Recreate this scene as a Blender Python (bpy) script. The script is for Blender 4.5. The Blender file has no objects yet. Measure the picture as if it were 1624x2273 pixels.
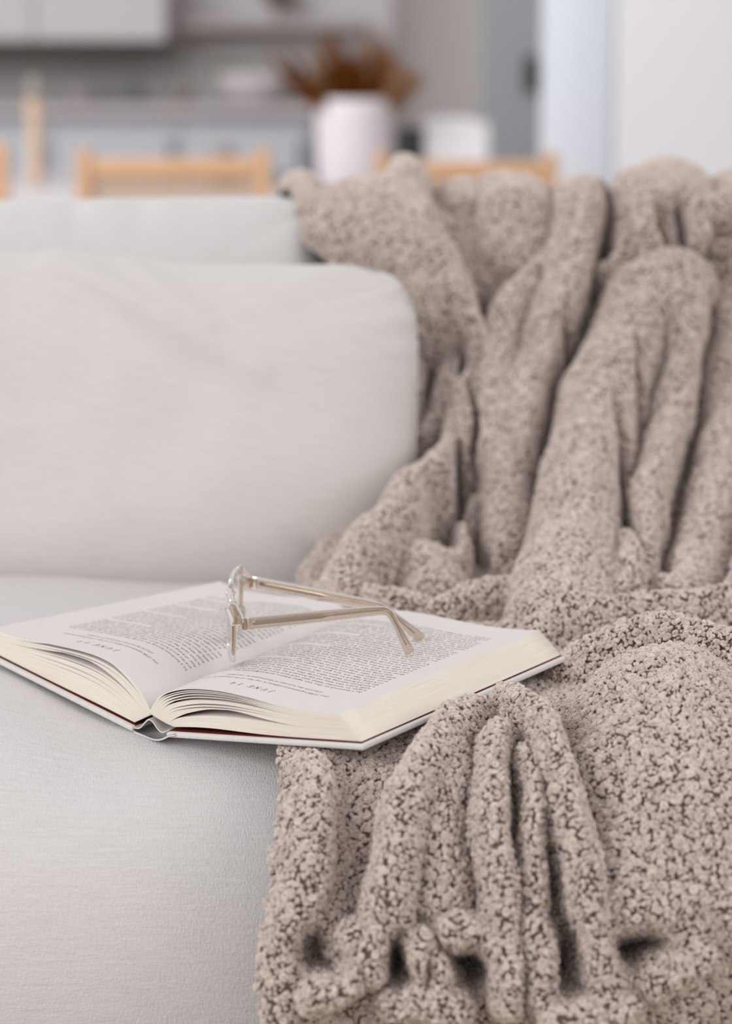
import bpy, bmesh, math, random
import numpy as np
from mathutils import Vector, Matrix, noise
random.seed(3); rng = np.random.default_rng(5)
C = bpy.context.scene.collection
SC = bpy.context.scene

# ------------------------------------------------------------------ camera, world, lights, exposure
TH = math.radians(10.87); F = 5500.0; EZ = 0.988
cam = bpy.data.cameras.new('camera'); camo = bpy.data.objects.new('camera', cam); C.objects.link(camo)
camo.location = (0, 0, EZ); camo.rotation_euler = (math.pi / 2 - TH, 0, 0)
cam.sensor_fit = 'VERTICAL'; cam.sensor_height = 36.0; cam.sensor_width = 36.0 * 1624 / 2273
cam.lens = F / 2273 * 36.0; cam.clip_start = .05; cam.clip_end = 60
cam.dof.use_dof = True; cam.dof.focus_distance = 1.575; cam.dof.aperture_fstop = 4.3
SC.camera = camo
w = bpy.data.worlds.new('world'); SC.world = w; w.use_nodes = True
bgn = w.node_tree.nodes['Background']; bgn.inputs[0].default_value = (1.0, .985, .985, 1); bgn.inputs[1].default_value = .57
def area(name, loc, target, sx, sy, power, col=(1, 1, 1)):
    l = bpy.data.lights.new(name, 'AREA'); l.shape = 'RECTANGLE'; l.size = sx; l.size_y = sy; l.energy = power; l.color = col
    o = bpy.data.objects.new(name, l); C.objects.link(o); o.location = loc
    o.rotation_euler = (Vector(target) - Vector(loc)).to_track_quat('-Z', 'Y').to_euler(); return o
area('window_daylight', (-2.1, .1, 2.0), (0.1, 2.0, .6), 2.0, 1.8, 37, (1, .99, .98))
area('right_window_daylight', (2.5, .5, 2.15), (0.0, 1.9, .6), 2.0, 1.8, 28, (1, .985, .965))
area('dining_fill', (-1.9, 3.9, 2.4), (0.5, 6.6, .8), 2.5, 2.0, 98, (.93, .97, 1))  # added fill that brightens the dining corner, no known window behind it
SC.view_settings.view_transform = 'Standard'; SC.view_settings.look = 'None'
SC.view_settings.gamma = 1.0; SC.view_settings.use_curve_mapping = False; SC.view_settings.exposure = 0.0

# ------------------------------------------------------------------ helpers
def ray(px, py):
    a = (px - 812) / F; b = (1136.5 - py) / F
    return np.array([a, math.cos(TH) + b * math.sin(TH), -math.sin(TH) + b * math.cos(TH)])
def PY(px, py, Y): d = ray(px, py); return np.array([0, 0, EZ]) + d * (Y / d[1])
def PZ(px, py, z): d = ray(px, py); return np.array([0, 0, EZ]) + d * ((z - EZ) / d[2])
def pix(x, y, z):
    D = y * math.cos(TH) - (z - EZ) * math.sin(TH); u = y * math.sin(TH) + (z - EZ) * math.cos(TH)
    return 812 + F * x / D, 1136.5 - F * u / D, D
def ss(a, b, x):
    t = np.clip((x - a) / (b - a), 0, 1); return t * t * (3 - 2 * t)
def lin(c): return tuple(((v / 255) / 12.92 if v / 255 <= .04045 else ((v / 255 + .055) / 1.055) ** 2.4) for v in c) + (1,)
def mesh_obj(name, verts, faces, mat, parent=None, smooth=True, uv=None):
    me = bpy.data.meshes.new(name)
    verts = np.asarray(verts, dtype=np.float32)
    me.from_pydata([], [], []) 
    if isinstance(faces, np.ndarray) and faces.ndim == 2:
        nf, k = faces.shape
        me.vertices.add(len(verts)); me.vertices.foreach_set('co', verts.ravel())
        me.loops.add(nf * k); me.loops.foreach_set('vertex_index', faces.astype(np.int32).ravel())
        me.polygons.add(nf); me.polygons.foreach_set('loop_start', np.arange(0, nf * k, k, dtype=np.int32))
        me.update(calc_edges=True); me.validate()
    else:
        me.from_pydata([tuple(map(float, v)) for v in verts], [], [tuple(int(i) for i in f) for f in faces]); me.update()
    if uv is not None:
        ul = me.uv_layers.new(name='uv'); li = np.empty(len(me.loops), dtype=np.int32); me.loops.foreach_get('vertex_index', li)
        ul.data.foreach_set('uv', np.asarray(uv, dtype=np.float32)[li].ravel())
    if smooth: me.polygons.foreach_set('use_smooth', [True] * len(me.polygons))
    if mat: me.materials.append(mat)
    o = bpy.data.objects.new(name, me); C.objects.link(o)
    if parent: o.parent = parent
    return o
def bm_obj(name, bm, mat, parent=None, smooth=False, bevel=0, segs=2):
    bmesh.ops.recalc_face_normals(bm, faces=bm.faces)
    me = bpy.data.meshes.new(name); bm.to_mesh(me); bm.free()
    if smooth: me.polygons.foreach_set('use_smooth', [True] * len(me.polygons))
    if mat: me.materials.append(mat)
    o = bpy.data.objects.new(name, me); C.objects.link(o)
    if parent: o.parent = parent
    if bevel:
        b = o.modifiers.new('bevel', 'BEVEL'); b.width = bevel; b.segments = segs; b.limit_method = 'ANGLE'
    return o
def box(x0, x1, y0, y1, z0, z1, bm=None):
    bm = bm or bmesh.new()
    v = [bm.verts.new(p) for p in ((x0, y0, z0), (x1, y0, z0), (x1, y1, z0), (x0, y1, z0), (x0, y0, z1), (x1, y0, z1), (x1, y1, z1), (x0, y1, z1))]
    for f in ((0, 3, 2, 1), (4, 5, 6, 7), (0, 1, 5, 4), (1, 2, 6, 5), (2, 3, 7, 6), (3, 0, 4, 7)): bm.faces.new([v[i] for i in f])
    return bm
def lathe(profile, n=40, loc=(0, 0, 0)):
    V = []; Fc = []
    for r, z in profile:
        for k in range(n):
            a = 2 * math.pi * k / n; V.append((loc[0] + r * math.cos(a), loc[1] + r * math.sin(a), loc[2] + z))
    for i in range(len(profile) - 1):
        for k in range(n):
            Fc.append((i * n + k, i * n + (k + 1) % n, (i + 1) * n + (k + 1) % n, (i + 1) * n + k))
    return V, Fc
def sweep(path, sect, close_ends=True, ups=None):
    """sweep a closed section (function i -> list of (side, up) offsets) along a path; returns verts, faces"""
    path = [Vector(p) for p in path]; V = []; Fc = []; n = len(path); up0 = Vector((0, 0, 1))
    m = None
    for i, p in enumerate(path):
        t = (path[min(i + 1, n - 1)] - path[max(i - 1, 0)]).normalized()
        up = Vector(ups[i]) if ups is not None else up0
        side = t.cross(up); 
        if side.length < 1e-6: side = t.cross(Vector((1, 0, 0)))
        side.normalize(); u2 = side.cross(t).normalized()
        s = sect(i / (n - 1)); m = len(s)
        for a, b in s: V.append(tuple(p + side * a + u2 * b))
    for i in range(n - 1):
        for k in range(m): Fc.append((i * m + k, i * m + (k + 1) % m, (i + 1) * m + (k + 1) % m, (i + 1) * m + k))
    if close_ends:
        Fc.append(tuple(range(m))[::-1]); Fc.append(tuple((n - 1) * m + k for k in range(m)))
    return V, Fc
def spline(pts, n):
    """Catmull-Rom through points"""
    P = np.array(pts, dtype=float); P = np.vstack([2 * P[0] - P[1], P, 2 * P[-1] - P[-2]]); out = []
    segs = len(P) - 3
    for i in range(n):
        s = i / (n - 1) * segs; k = min(int(s), segs - 1); t = s - k; a, b, c, d = P[k:k + 4]
        out.append(.5 * ((2 * b) + (-a + c) * t + (2 * a - 5 * b + 4 * c - d) * t ** 2 + (-a + 3 * b - 3 * c + d) * t ** 3))
    return np.array(out)
def empty(name, loc=(0, 0, 0)):
    o = bpy.data.objects.new(name, None); C.objects.link(o); o.location = loc; o.empty_display_size = .05; return o
def reparent(parent, *obs):
    """children built in world coordinates: keep them in place under a thing's Empty"""
    for o in obs:
        o.parent = parent; o.matrix_parent_inverse = Matrix.Translation(-parent.location)
def tag(o, label=None, cat=None, group=None, kind=None):
    if label: o['label'] = label
    if cat: o['category'] = cat
    if group: o['group'] = group
    if kind: o['kind'] = kind
    return o

# ------------------------------------------------------------------ materials
def mat(name, col, rough=.8, spec=.3, **kw):
    m = bpy.data.materials.new(name); m.use_nodes = True; b = m.node_tree.nodes['Principled BSDF']
    b.inputs['Base Color'].default_value = lin(col); b.inputs['Roughness'].default_value = rough
    b.inputs['Specular IOR Level'].default_value = spec
    for k, v in kw.items(): b.inputs[k].default_value = v
    return m
def N(m, t, **kw):
    n = m.node_tree.nodes.new(t)
    for k, v in kw.items(): setattr(n, k, v)
    return n
def L(m, a, b): m.node_tree.links.new(a, b)
def mixcol(m, fac, c1, c2):
    n = N(m, 'ShaderNodeMix', data_type='RGBA'); 
    if fac is not None: L(m, fac, n.inputs[0])
    n.inputs[6].default_value = lin(c1); n.inputs[7].default_value = lin(c2); return n
def noisy(m, c1, c2, scale, vscale=(1, 1, 1), bump=0, dist=.001, detail=4):
    b = m.node_tree.nodes['Principled BSDF']
    tc = N(m, 'ShaderNodeTexCoord'); mp = N(m, 'ShaderNodeMapping'); mp.inputs['Scale'].default_value = vscale
    nz = N(m, 'ShaderNodeTexNoise'); nz.inputs['Scale'].default_value = scale; nz.inputs['Detail'].default_value = detail
    L(m, tc.outputs['Object'], mp.inputs[0]); L(m, mp.outputs[0], nz.inputs['Vector'])
    mx = mixcol(m, nz.outputs[0], c1, c2); L(m, mx.outputs[2], b.inputs['Base Color'])
    if bump:
        bp = N(m, 'ShaderNodeBump'); bp.inputs['Strength'].default_value = bump; bp.inputs['Distance'].default_value = dist
        L(m, nz.outputs[0], bp.inputs['Height']); L(m, bp.outputs[0], b.inputs['Normal'])
    return m
def linen(name, c1, c2, bump=.5, s=1.0):
    """woven upholstery: crossed thread noise with long horizontal slubs"""
    m = mat(name, c1, .92, .15); b = m.node_tree.nodes['Principled BSDF']; b.inputs['Sheen Weight'].default_value = .15
    tc = N(m, 'ShaderNodeTexCoord')
    def thr(sc):
        mp = N(m, 'ShaderNodeMapping'); mp.inputs['Scale'].default_value = sc
        nz = N(m, 'ShaderNodeTexNoise'); nz.inputs['Scale'].default_value = 1; nz.inputs['Detail'].default_value = 3
        L(m, tc.outputs['UV'], mp.inputs[0]); L(m, mp.outputs[0], nz.inputs['Vector']); return nz
    a = thr((180 * s, 1500 * s, 1)); c = thr((1500 * s, 260 * s, 1)); sl = thr((42 * s, 560 * s, 1)); g = thr((900 * s, 900 * s, 1))
    mx = mixcol(m, None, c1, c2)
    ad = N(m, 'ShaderNodeMath', operation='ADD'); L(m, a.outputs[0], ad.inputs[0]); L(m, c.outputs[0], ad.inputs[1])
    ad2 = N(m, 'ShaderNodeMath', operation='MULTIPLY_ADD'); L(m, g.outputs[0], ad2.inputs[0]); ad2.inputs[1].default_value = .9; L(m, ad.outputs[0], ad2.inputs[2])
    ms = N(m, 'ShaderNodeMapRange'); ms.inputs[1].default_value = .3; ms.inputs[2].default_value = .72; L(m, sl.outputs[0], ms.inputs[0]); L(m, ms.outputs[0], mx.inputs[0])
    L(m, mx.outputs[2], b.inputs['Base Color'])
    bp = N(m, 'ShaderNodeBump'); bp.inputs['Strength'].default_value = bump; bp.inputs['Distance'].default_value = .0007
    L(m, ad2.outputs[0], bp.inputs['Height']); L(m, bp.outputs[0], b.inputs['Normal'])
    return m
M_seat = linen('seat_linen', (229, 225, 225), (221, 216, 216), .9, .8)
M_pillow = linen('cushion_linen', (224, 219, 217), (216, 210, 207), .35, .8)
M_back = linen('back_linen', (222, 219, 219), (214, 210, 209), .25, .8)
M_wall = noisy(mat('wall_paint', (212, 206, 206), .9), (214, 208, 208), (208, 202, 202), 3)
M_white = noisy(mat('white_paint', (222, 220, 224), .7), (223, 221, 225), (219, 217, 220), 2)
M_casing = mat('casing_paint', (218, 222, 230), .6)
M_greydoor = noisy(mat('door_paint', (160, 162, 166), .6), (163, 165, 169), (156, 158, 162), 4)
M_floor = noisy(mat('floor_oak', (190, 175, 160), .5), (196, 180, 164), (178, 162, 146), 2, (1, 8, 1))
M_joint = mat('floor_joint', (120, 105, 92), .8)
M_cab = mat('cabinet_paint', (205, 208, 216), .6)
M_cabw = mat('cabinet_white', (206, 200, 202), .6)
M_counter = mat('counter_top', (198, 190, 190), .5)
M_dark = mat('dark_metal_and_shadow', (52, 52, 46), .6)  # handles, and the shadow strip under the wall cabinet
M_oak = noisy(mat('light_oak', (200, 160, 126), .55), (207, 167, 133), (188, 148, 114), 20, (1, 1, .12))
M_rattan = noisy(mat('rattan', (186, 156, 128), .8), (196, 168, 142), (170, 138, 108), 60)
M_brown = noisy(mat('dried_brown', (128, 78, 36), .95, .1), (162, 98, 40), (104, 58, 20), 40)
M_tan = noisy(mat('dried_tan', (178, 138, 100), .95, .1), (188, 150, 112), (160, 118, 82), 40)
M_ceramic = noisy(mat('white_ceramic', (216, 207, 211), .65), (218, 209, 213), (208, 199, 202), 9, bump=.1, dist=.003)
M_board = linen('board_cloth', (232, 230, 229), (224, 221, 219), .4, 1.2)
M_red = mat('endpaper_red', (96, 26, 16), .7)
M_page = noisy(mat('page_paper', (233, 227, 226), .85, .15), (234, 228, 227), (229, 223, 221), 60)
M_ink = mat('printing_ink', (104, 99, 101), .8, .1)
M_ink2 = mat('printing_ink_italic', (124, 118, 119), .8, .1)
# paper edges: many fine leaf lines across the block
M_edge = mat('page_edges', (222, 212, 192), .9, .1)
def edge_lines(m):
    b = m.node_tree.nodes['Principled BSDF']; tc = N(m, 'ShaderNodeTexCoord'); mp = N(m, 'ShaderNodeMapping'); mp.inputs['Scale'].default_value = (3, 160, 1)
    nz = N(m, 'ShaderNodeTexNoise'); nz.inputs['Scale'].default_value = 1; nz.inputs['Detail'].default_value = 4
    L(m, tc.outputs['UV'], mp.inputs[0]); L(m, mp.outputs[0], nz.inputs['Vector'])
    r = N(m, 'ShaderNodeMapRange'); r.inputs[1].default_value = .32; r.inputs[2].default_value = .58; L(m, nz.outputs[0], r.inputs[0])
    mx = mixcol(m, r.outputs[0], (234, 220, 200), (250, 244, 235)); L(m, mx.outputs[2], b.inputs['Base Color'])
    bp = N(m, 'ShaderNodeBump'); bp.inputs['Strength'].default_value = .5; bp.inputs['Distance'].default_value = .0003; L(m, nz.outputs[0], bp.inputs['Height']); L(m, bp.outputs[0], b.inputs['Normal'])
edge_lines(M_edge)
M_acetate = mat('champagne_acetate', (226, 212, 198), .06, .5, **{'Transmission Weight': .93, 'IOR': 1.42})
M_rim = mat('champagne_rim', (214, 196, 176), .1, .4, **{'Transmission Weight': .9, 'IOR': 1.36})
M_lens = mat('lens_glass', (252, 252, 252), .0, .5, **{'Transmission Weight': 1.0, 'IOR': 1.02})
M_metal = mat('pale_metal', (196, 184, 168), .25, .5, Metallic=1.0)
M_gold = mat('gold_metal', (214, 170, 112), .25, .5, Metallic=1.0)
# wool
def wool(name, c1, c2, tint_rand, fuzz=.4):
    m = mat(name, c1, .95, .1); b = m.node_tree.nodes['Principled BSDF']; b.inputs['Sheen Weight'].default_value = fuzz; b.inputs['Sheen Roughness'].default_value = .6
    oi = N(m, 'ShaderNodeObjectInfo'); tc = N(m, 'ShaderNodeTexCoord')
    nz = N(m, 'ShaderNodeTexNoise'); nz.inputs['Scale'].default_value = 900 if tint_rand else 260; nz.inputs['Detail'].default_value = 4
    L(m, tc.outputs['Object'], nz.inputs['Vector'])
    if tint_rand:
        ad = N(m, 'ShaderNodeMath', operation='MULTIPLY_ADD'); L(m, oi.outputs['Random'], ad.inputs[0]); ad.inputs[1].default_value = .75; 
        ml = N(m, 'ShaderNodeMath', operation='MULTIPLY'); L(m, nz.outputs[0], ml.inputs[0]); ml.inputs[1].default_value = .35; L(m, ml.outputs[0], ad.inputs[2])
        f = ad.outputs[0]
    else: f = nz.outputs[0]
    mx = mixcol(m, f, c1, c2); L(m, mx.outputs[2], b.inputs['Base Color'])
    bp = N(m, 'ShaderNodeBump'); bp.inputs['Strength'].default_value = .6; bp.inputs['Distance'].default_value = .0006; L(m, nz.outputs[0], bp.inputs['Height']); L(m, bp.outputs[0], b.inputs['Normal'])
    return m
M_wool = wool('boucle_wool', (240, 226, 218), (209, 191, 181), True)
M_woolbase = wool('boucle_ground', (124, 104, 92), (90, 72, 61), False)

# ------------------------------------------------------------------ structure
DW = 8.6   # distance of the kitchen wall
def wall_box(name, mat_, *b, **kw):
    return tag(bm_obj(name, box(*b), mat_, **kw), kind='structure')
floor = wall_box('floor', M_joint, -5, 4, -3, DW + .1, -.05, -.002)
pl = None
for r in range(14):       # boards running away from the sofa
    x0 = -2.1 + r * .3
    o = mesh_obj('plank', [], [], M_floor) if False else bm_obj('plank', box(x0 + .003, x0 + .297, -2.9, DW, -.01, 0), M_floor)
    o.parent = floor
wall_box('wall_back', M_wall, -5, 4, DW, DW + .1, 0, 3.0)
# white partition and bluish casing at the right
XP = (1352 - 812) / F
wall_box('wall_right', M_white, XP * 5.55, 3.6, 5.4, 5.5, 0, 3.0)
wall_box('trim_1', M_casing, (1192 - 812) / F * 5.75, XP * 5.62, 5.62, 5.72, 0, 3.0)
d = bm_obj('door_1', box((1062 - 812) / F * 7.2, (1215 - 812) / F * 7.2, 7.06, 7.1, 0, 2.1), M_greydoor); tag(d, kind='structure')
xh = (1165 - 812) / F * 7.2; zh = pix(0, 7, .9)[1]; hz = PY(1165, 165, 7.02)[2]
b = box(xh - .018, xh + .018, 7.04, 7.06, hz - .05, hz + .05); box(xh - .008, xh + .008, 7.0, 7.05, hz - .01, hz + .01, b); box(xh - .008, xh + .05, 6.99, 7.005, hz - .01, hz + .01, b)
h = bm_obj('door_handle', b, M_dark, bevel=.004); h.parent = d
bm = bmesh.new(); xa_, xb_ = (868 - 812) / F * DW, (1064 - 812) / F * 7.15      # wall receding from the door to the back wall, its shade put into greyer paint
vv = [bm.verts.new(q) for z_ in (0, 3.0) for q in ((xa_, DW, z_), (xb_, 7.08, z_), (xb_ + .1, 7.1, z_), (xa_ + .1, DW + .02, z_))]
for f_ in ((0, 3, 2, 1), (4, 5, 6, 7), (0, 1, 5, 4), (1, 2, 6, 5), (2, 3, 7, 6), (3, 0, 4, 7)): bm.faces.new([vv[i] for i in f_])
tag(bm_obj('wall_side', bm, noisy(mat('shaded_wall_paint', (184, 176, 175), .9), (186, 178, 177), (180, 172, 171), 3)), kind='structure')

# ------------------------------------------------------------------ sofa
ZS = .55
def zseat(x, y):
    """seat cushion top: dented under the book's spine, crowned to the left"""
    x = np.asarray(x, dtype=float); y = np.asarray(y, dtype=float)
    z = ZS - .0005 + .024 * ss(-.15, -.27, x) * (1 - .75 * ss(1.62, 1.80, y)) * ss(1.42, 1.52, y)
    return z
def rounded(prof, n): return spline(prof, n)
# seat cushion: grid in x and along a profile that rolls over the front edge
sp = rounded([(2.12, .30), (2.14, .47), (2.08, ZS - .004), (1.98, ZS), (1.85, ZS), (1.7, ZS), (1.58, ZS - .001), (1.51, ZS - .008), (1.455, ZS - .026), (1.418, ZS - .058), (1.397, ZS - .105), (1.392, ZS - .16), (1.415, ZS - .188), (1.5, ZS - .19)], 150)
xs = np.linspace(-1.05, .95, 170)
arc = np.concatenate([[0], np.cumsum(np.hypot(*np.diff(sp, axis=0).T))])
X, T = np.meshgrid(xs, np.arange(len(sp)), indexing='ij')
Yg = sp[T, 0]; Zg = sp[T, 1]; edge = np.minimum(xs + 1.05, .95 - xs)[:, None]
crown = (zseat(X, Yg) - ZS) * ss(ZS - .08, ZS, Zg) * (Yg > 1.3)
Zg = Zg + crown
soft = np.array([[noise.fractal(Vector((float(X[i, j]) * 4, float(arc[j]) * 4, 3)), 1.0, 2, 2) for j in range(len(sp))] for i in range(len(xs))])
Zg = Zg + .0015 * soft; Yg = Yg - .004 * soft * ss(ZS - .015, ZS - .10, Zg)
sh = np.sqrt(np.clip(1 - (1 - np.clip(edge / .05, 0, 1)) ** 2, 0, 1)); Zc = ZS - .095; Zg = Zc + (Zg - Zc) * (.1 + .9 * sh)
def grid_faces(n, m):
    i, j = np.meshgrid(np.arange(n - 1), np.arange(m - 1), indexing='ij'); a = (i * m + j).ravel()
    return np.stack([a, a + 1, a + m + 1, a + m], 1)
so = mesh_obj('seat_cushion', np.stack([X, Yg, Zg], -1).reshape(-1, 3), grid_faces(len(xs), len(sp)), M_seat, uv=np.stack([X, np.broadcast_to(arc, X.shape)], -1).reshape(-1, 2))
tag(so, 'pale grey linen sofa seat cushion the open book lies on', 'cushion')
# seam piping under the rolled front edge
V, Fc = sweep([(x, 1.4005, ZS - .172 + .0006 * math.sin(x * 30)) for x in np.linspace(-1.04, .94, 60)], lambda t: [(.003 * math.cos(a), .003 * math.sin(a)) for a in np.linspace(0, 2 * math.pi, 7)[:-1]])
pp = mesh_obj('piping', V, Fc, M_seat, so)
# sofa frame
sf = empty('sofa', (0, 1.9, 0))
fr = bm_obj('frame', box(-1.12, 1.02, 1.43, 2.62, .1, ZS - .192), M_back, bevel=.02, segs=4)
bk = bm_obj('backrest', box(-1.12, 1.02, 2.42, 2.56, .3, .79), M_back, bevel=.04, segs=5, smooth=True)
arms = [bm_obj('armrest', box(x0, x0 + .12, 1.44, 2.5, .2, .72), M_back, bevel=.03, segs=4) for x0 in (-1.24, 1.02)]
legs = [bm_obj('leg', box(x0, x0 + .05, y0, y0 + .05, 0, .12), M_oak, bevel=.005) for x0 in (-1.1, .95) for y0 in (1.5, 2.5)]
reparent(sf, fr, bk, *arms, *legs)
tag(sf, 'pale linen sofa carrying the cushions, book and blanket', 'sofa')

def cushion(name, w_, h_, t_, M, matl, seed=0, n=110, pleats=0, wob=.004, flat=.55, cr=.35, dents=(), uvs=1, fold=None, zoff=None):
    """soft cushion in its own frame: x right, y depth, z up, thickness t_; M places it"""
    V = []; UV = []; 
    a = np.linspace(-1, 1, n); A, B = np.meshgrid(a, a, indexing='ij')
    # more samples close to the border
    A = np.sin(A * math.pi / 2) * .45 + A * .55; B = np.sin(B * math.pi / 2) * .45 + B * .55
    k = cr
    mx_ = np.maximum(np.maximum(np.abs(A), np.abs(B)), 1e-6); qa, qb = np.abs(A) / mx_, np.abs(B) / mx_
    # corner rounding measured in absolute size so that long cushions keep round corners
    aspect = w_ / h_; pa = cr * aspect; fsc = (qa ** pa + qb ** cr) ** (-1 / cr); fsc = 1 - (1 - fsc) * mx_ ** 3
    fx_ = 1 - (1 - fsc) / aspect ** .6
    ax = A * fx_; bz = B * fsc
    prof = (np.clip(1 - np.abs(A) ** 3.2, 0, 1) ** flat) * (np.clip(1 - np.abs(B) ** 3.2, 0, 1) ** flat)
    x = ax * w_ / 2; z = bz * h_ / 2
    nv = lambda s, off: np.array([[noise.fractal(Vector((float(x[i, j]) * s, float(z[i, j]) * s, seed + off)), 1.0, 2, 2) for j in range(n)] for i in range(n)])
    w1 = nv(7, 0); 
    rim = np.exp(-((1 - np.maximum(np.abs(A), np.abs(B))) / .12))
    ang = np.arctan2(B, A)
    pl_ = pleats * np.sin(ang * 46 + 3 * w1) * np.exp(-((1 - np.maximum(np.abs(A), np.abs(B))) / .09)) * np.clip(np.abs(A * B) * 1.6 - .55, 0, 1)
    if zoff is not None: z = z + zoff(x) * np.clip(B, 0, 1) ** 2
    y = -(prof * t_ / 2) + wob * w1 * prof + pl_
    if fold is not None: y = y + fold(x, z)
    yb = (prof * t_ / 2)
    nn = n * n
    Vf = np.stack([x, y, z], -1).reshape(-1, 3); Vb = np.stack([x, yb, z], -1).reshape(-1, 3)
    UVf = np.stack([x, z], -1).reshape(-1, 2)
    V = np.vstack([Vf, Vb]); UV = np.vstack([UVf, UVf + 3])
    f = grid_faces(n, n); fb = f[:, ::-1] + nn
    idx = lambda i, j: i * n + j
    ring = [idx(i, 0) for i in range(n)] + [idx(n - 1, j) for j in range(1, n)] + [idx(i, n - 1) for i in range(n - 2, -1, -1)] + [idx(0, j) for j in range(n - 2, 0, -1)]
    r = np.array(ring); r2 = np.roll(r, -1); side = np.stack([r, r + nn, r2 + nn, r2], 1)
    V = (np.c_[V, np.ones(len(V))] @ np.array(M).T)[:, :3]
    o = mesh_obj(name, V, np.vstack([f, fb, side]), matl, uv=UV)
    Pr = (np.c_[Vf[r], np.ones(len(r))] @ np.array(M).T)[:, :3]
    Vs, Fs = sweep(list(Pr) + [Pr[0]], lambda t: [(.0022 * math.cos(a), .0022 * math.sin(a)) for a in np.linspace(0, 2 * math.pi, 7)[:-1]], ups=[M.to_3x3() @ Vector((0, 1, 0))] * (len(r) + 1))
    mesh_obj('seam', Vs, Fs, matl, o)
    return o
# large front cushion leaning back on the cushions behind it
def pillow_fold(x, z):
    f = np.zeros_like(x)
    for (x0, z0, x1, z1, w_, a_) in ((.0, .138, .17, .045, .014, .0065), (.01, .112, .12, .035, .014, -.0025), (.06, .138, .13, .085, .008, .004), (-.06, .12, -.03, -.01, .014, .004), (-.13, .13, -.06, .05, .012, .004)):
        dx, dz = x1 - x0, z1 - z0; l2 = dx * dx + dz * dz; t = np.clip(((x - x0) * dx + (z - z0) * dz) / l2, 0, 1)
        dd = np.hypot(x - x0 - t * dx, z - z0 - t * dz); f -= 1.7 * a_ * np.exp(-(dd / w_) ** 2) * (1 - .6 * t)
    return f
Mp = Matrix.Translation((-.260, 2.055, .6635)) @ Matrix.Rotation(math.radians(-17), 4, 'X') @ Matrix.Rotation(math.radians(1.5), 4, 'Y')
pil = cushion('lumbar_cushion', .60, .282, .15, Mp, M_pillow, seed=2, pleats=.0045, flat=.5, cr=7, fold=pillow_fold, zoff=lambda x: .004 + .006 * np.exp(-(x / .07) ** 2) - .003 * np.exp(-((x - .12) / .05) ** 2), wob=.007)
tag(pil, 'large plump pale linen cushion in front, with a creased top right corner', 'cushion')
def back_fold(x, z):
    f = np.zeros_like(x)
    for x0, a_, sl in ((-.13, .007, .15), (-.085, .004, .3), (.015, .006, -.25), (.06, .003, .2)):
        f += a_ * np.exp(-((x - x0 - sl * (z - .1)) / .012) ** 2) * ss(-.05, .12, z)
    return f
Mb = Matrix.Translation((-.268, 2.27, .687)) @ Matrix.Rotation(math.radians(-12), 4, 'X') @ Matrix.Rotation(math.radians(-.9), 4, 'Y')
bc = cushion('back_cushion', .47, .31, .16, Mb, M_back, seed=9, flat=.35, cr=8, fold=back_fold, n=90)
tag(bc, 'pale linen back cushion behind the front cushion, with vertical creases', 'cushion')
Mb2 = Matrix.Translation((.33, 2.30, .655)) @ Matrix.Rotation(math.radians(-12), 4, 'X')
bc2 = cushion('back_cushion', .70, .28, .12, Mb2, M_back, seed=12, flat=.35, cr=8, n=50)
tag(bc2, 'back cushion hidden under the taupe blanket', 'cushion')

# ------------------------------------------------------------------ the open book
book = empty('book', (-.1275, 1.53, ZS))
A0 = PY(372, 1622, 1.522); B0 = PY(803, 1650, 1.432); B1 = PY(1257, 1452, 1.622)
A1 = PY(832, 1424, 1.722)
L0 = PY(300, 1612, 1.545); M0 = PY(-65, 1428, 1.63); L1 = L0 + (A1 - A0) + np.array([.0, -.002, .004]); M1 = M0 + np.array([.148, .180, -.010])
BD = {'R': (A0, B0, B1, A1), 'L': (L0, M0, M1, L1)}
def board(side, u, v):
    """u 0 spine .. 1 fore-edge, v 0 near .. 1 far (inner face of the board)"""
    a0, b0, b1, a1 = BD[side]; u = np.asarray(u)[..., None]; v = np.asarray(v)[..., None]
    return a0 * (1 - u) * (1 - v) + b0 * u * (1 - v) + b1 * u * v + a1 * (1 - u) * v
PR = {'R': np.array([(0, .0100), (.03, .0165), (.07, .0225), (.15, .0262), (.24, .0278), (.38, .0272), (.53, .0242), (.72, .0195), (.88, .0172), (1, .0165)]),
      'L': np.array([(0, .012), (.04, .019), (.09, .0255), (.17, .031), (.27, .0335), (.41, .0318), (.63, .0255), (.85, .0185), (1, .0170)])}
FAR = {'R': .86, 'L': .62}
def smooth_prof(side):
    P = PR[side]; s = spline(P, 120); return s
SPR = {k: smooth_prof(k) for k in PR}
GAPB = {'R': np.array([-.02, 0]), 'L': np.array([.02, 0])}
def leaf(side, s, v, lam):
    """a leaf at height fraction lam of the block; s 0 gutter..1 fore-edge, v 0 near..1 far; world point"""
    s = np.asarray(s, dtype=float); v = np.asarray(v, dtype=float); lam = np.asarray(lam, dtype=float)
    s, v, lam = np.broadcast_arrays(s, v, lam)
    g = -.118 if side == 'R' else -.085               # how far the gutter reaches past the board's hinge
    u0 = (1 - lam) * .02 + lam * g                     # leaves fan out from the spine hump
    u1 = .985 - .112 * lam
    u = u0 + (u1 - u0) * s
    zt = np.interp(s, SPR[side][:, 0], SPR[side][:, 1])
    amp = 1 - (1 - FAR[side]) * v * np.sin(np.pi * np.clip(s, 0, 1)) ** .7
    zt = zt * amp
    z0 = .0012 + lam * .010; 
    low = .0002
    z = low + (zt - low) * lam ** (1.0 - .18 * np.sin(np.pi * s))
    z = z + (.0024 if side == 'R' else .0005) * np.exp(-((s - .16) / .26) ** 2) * (1 - lam) ** 3 * np.exp(-2.2 * v)   # first leaves lift off the red endpaper
    P = board(side, u, .012 + v * .975)
    P = P + z[..., None] * np.array([0, 0, 1.0])
    return P
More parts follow.
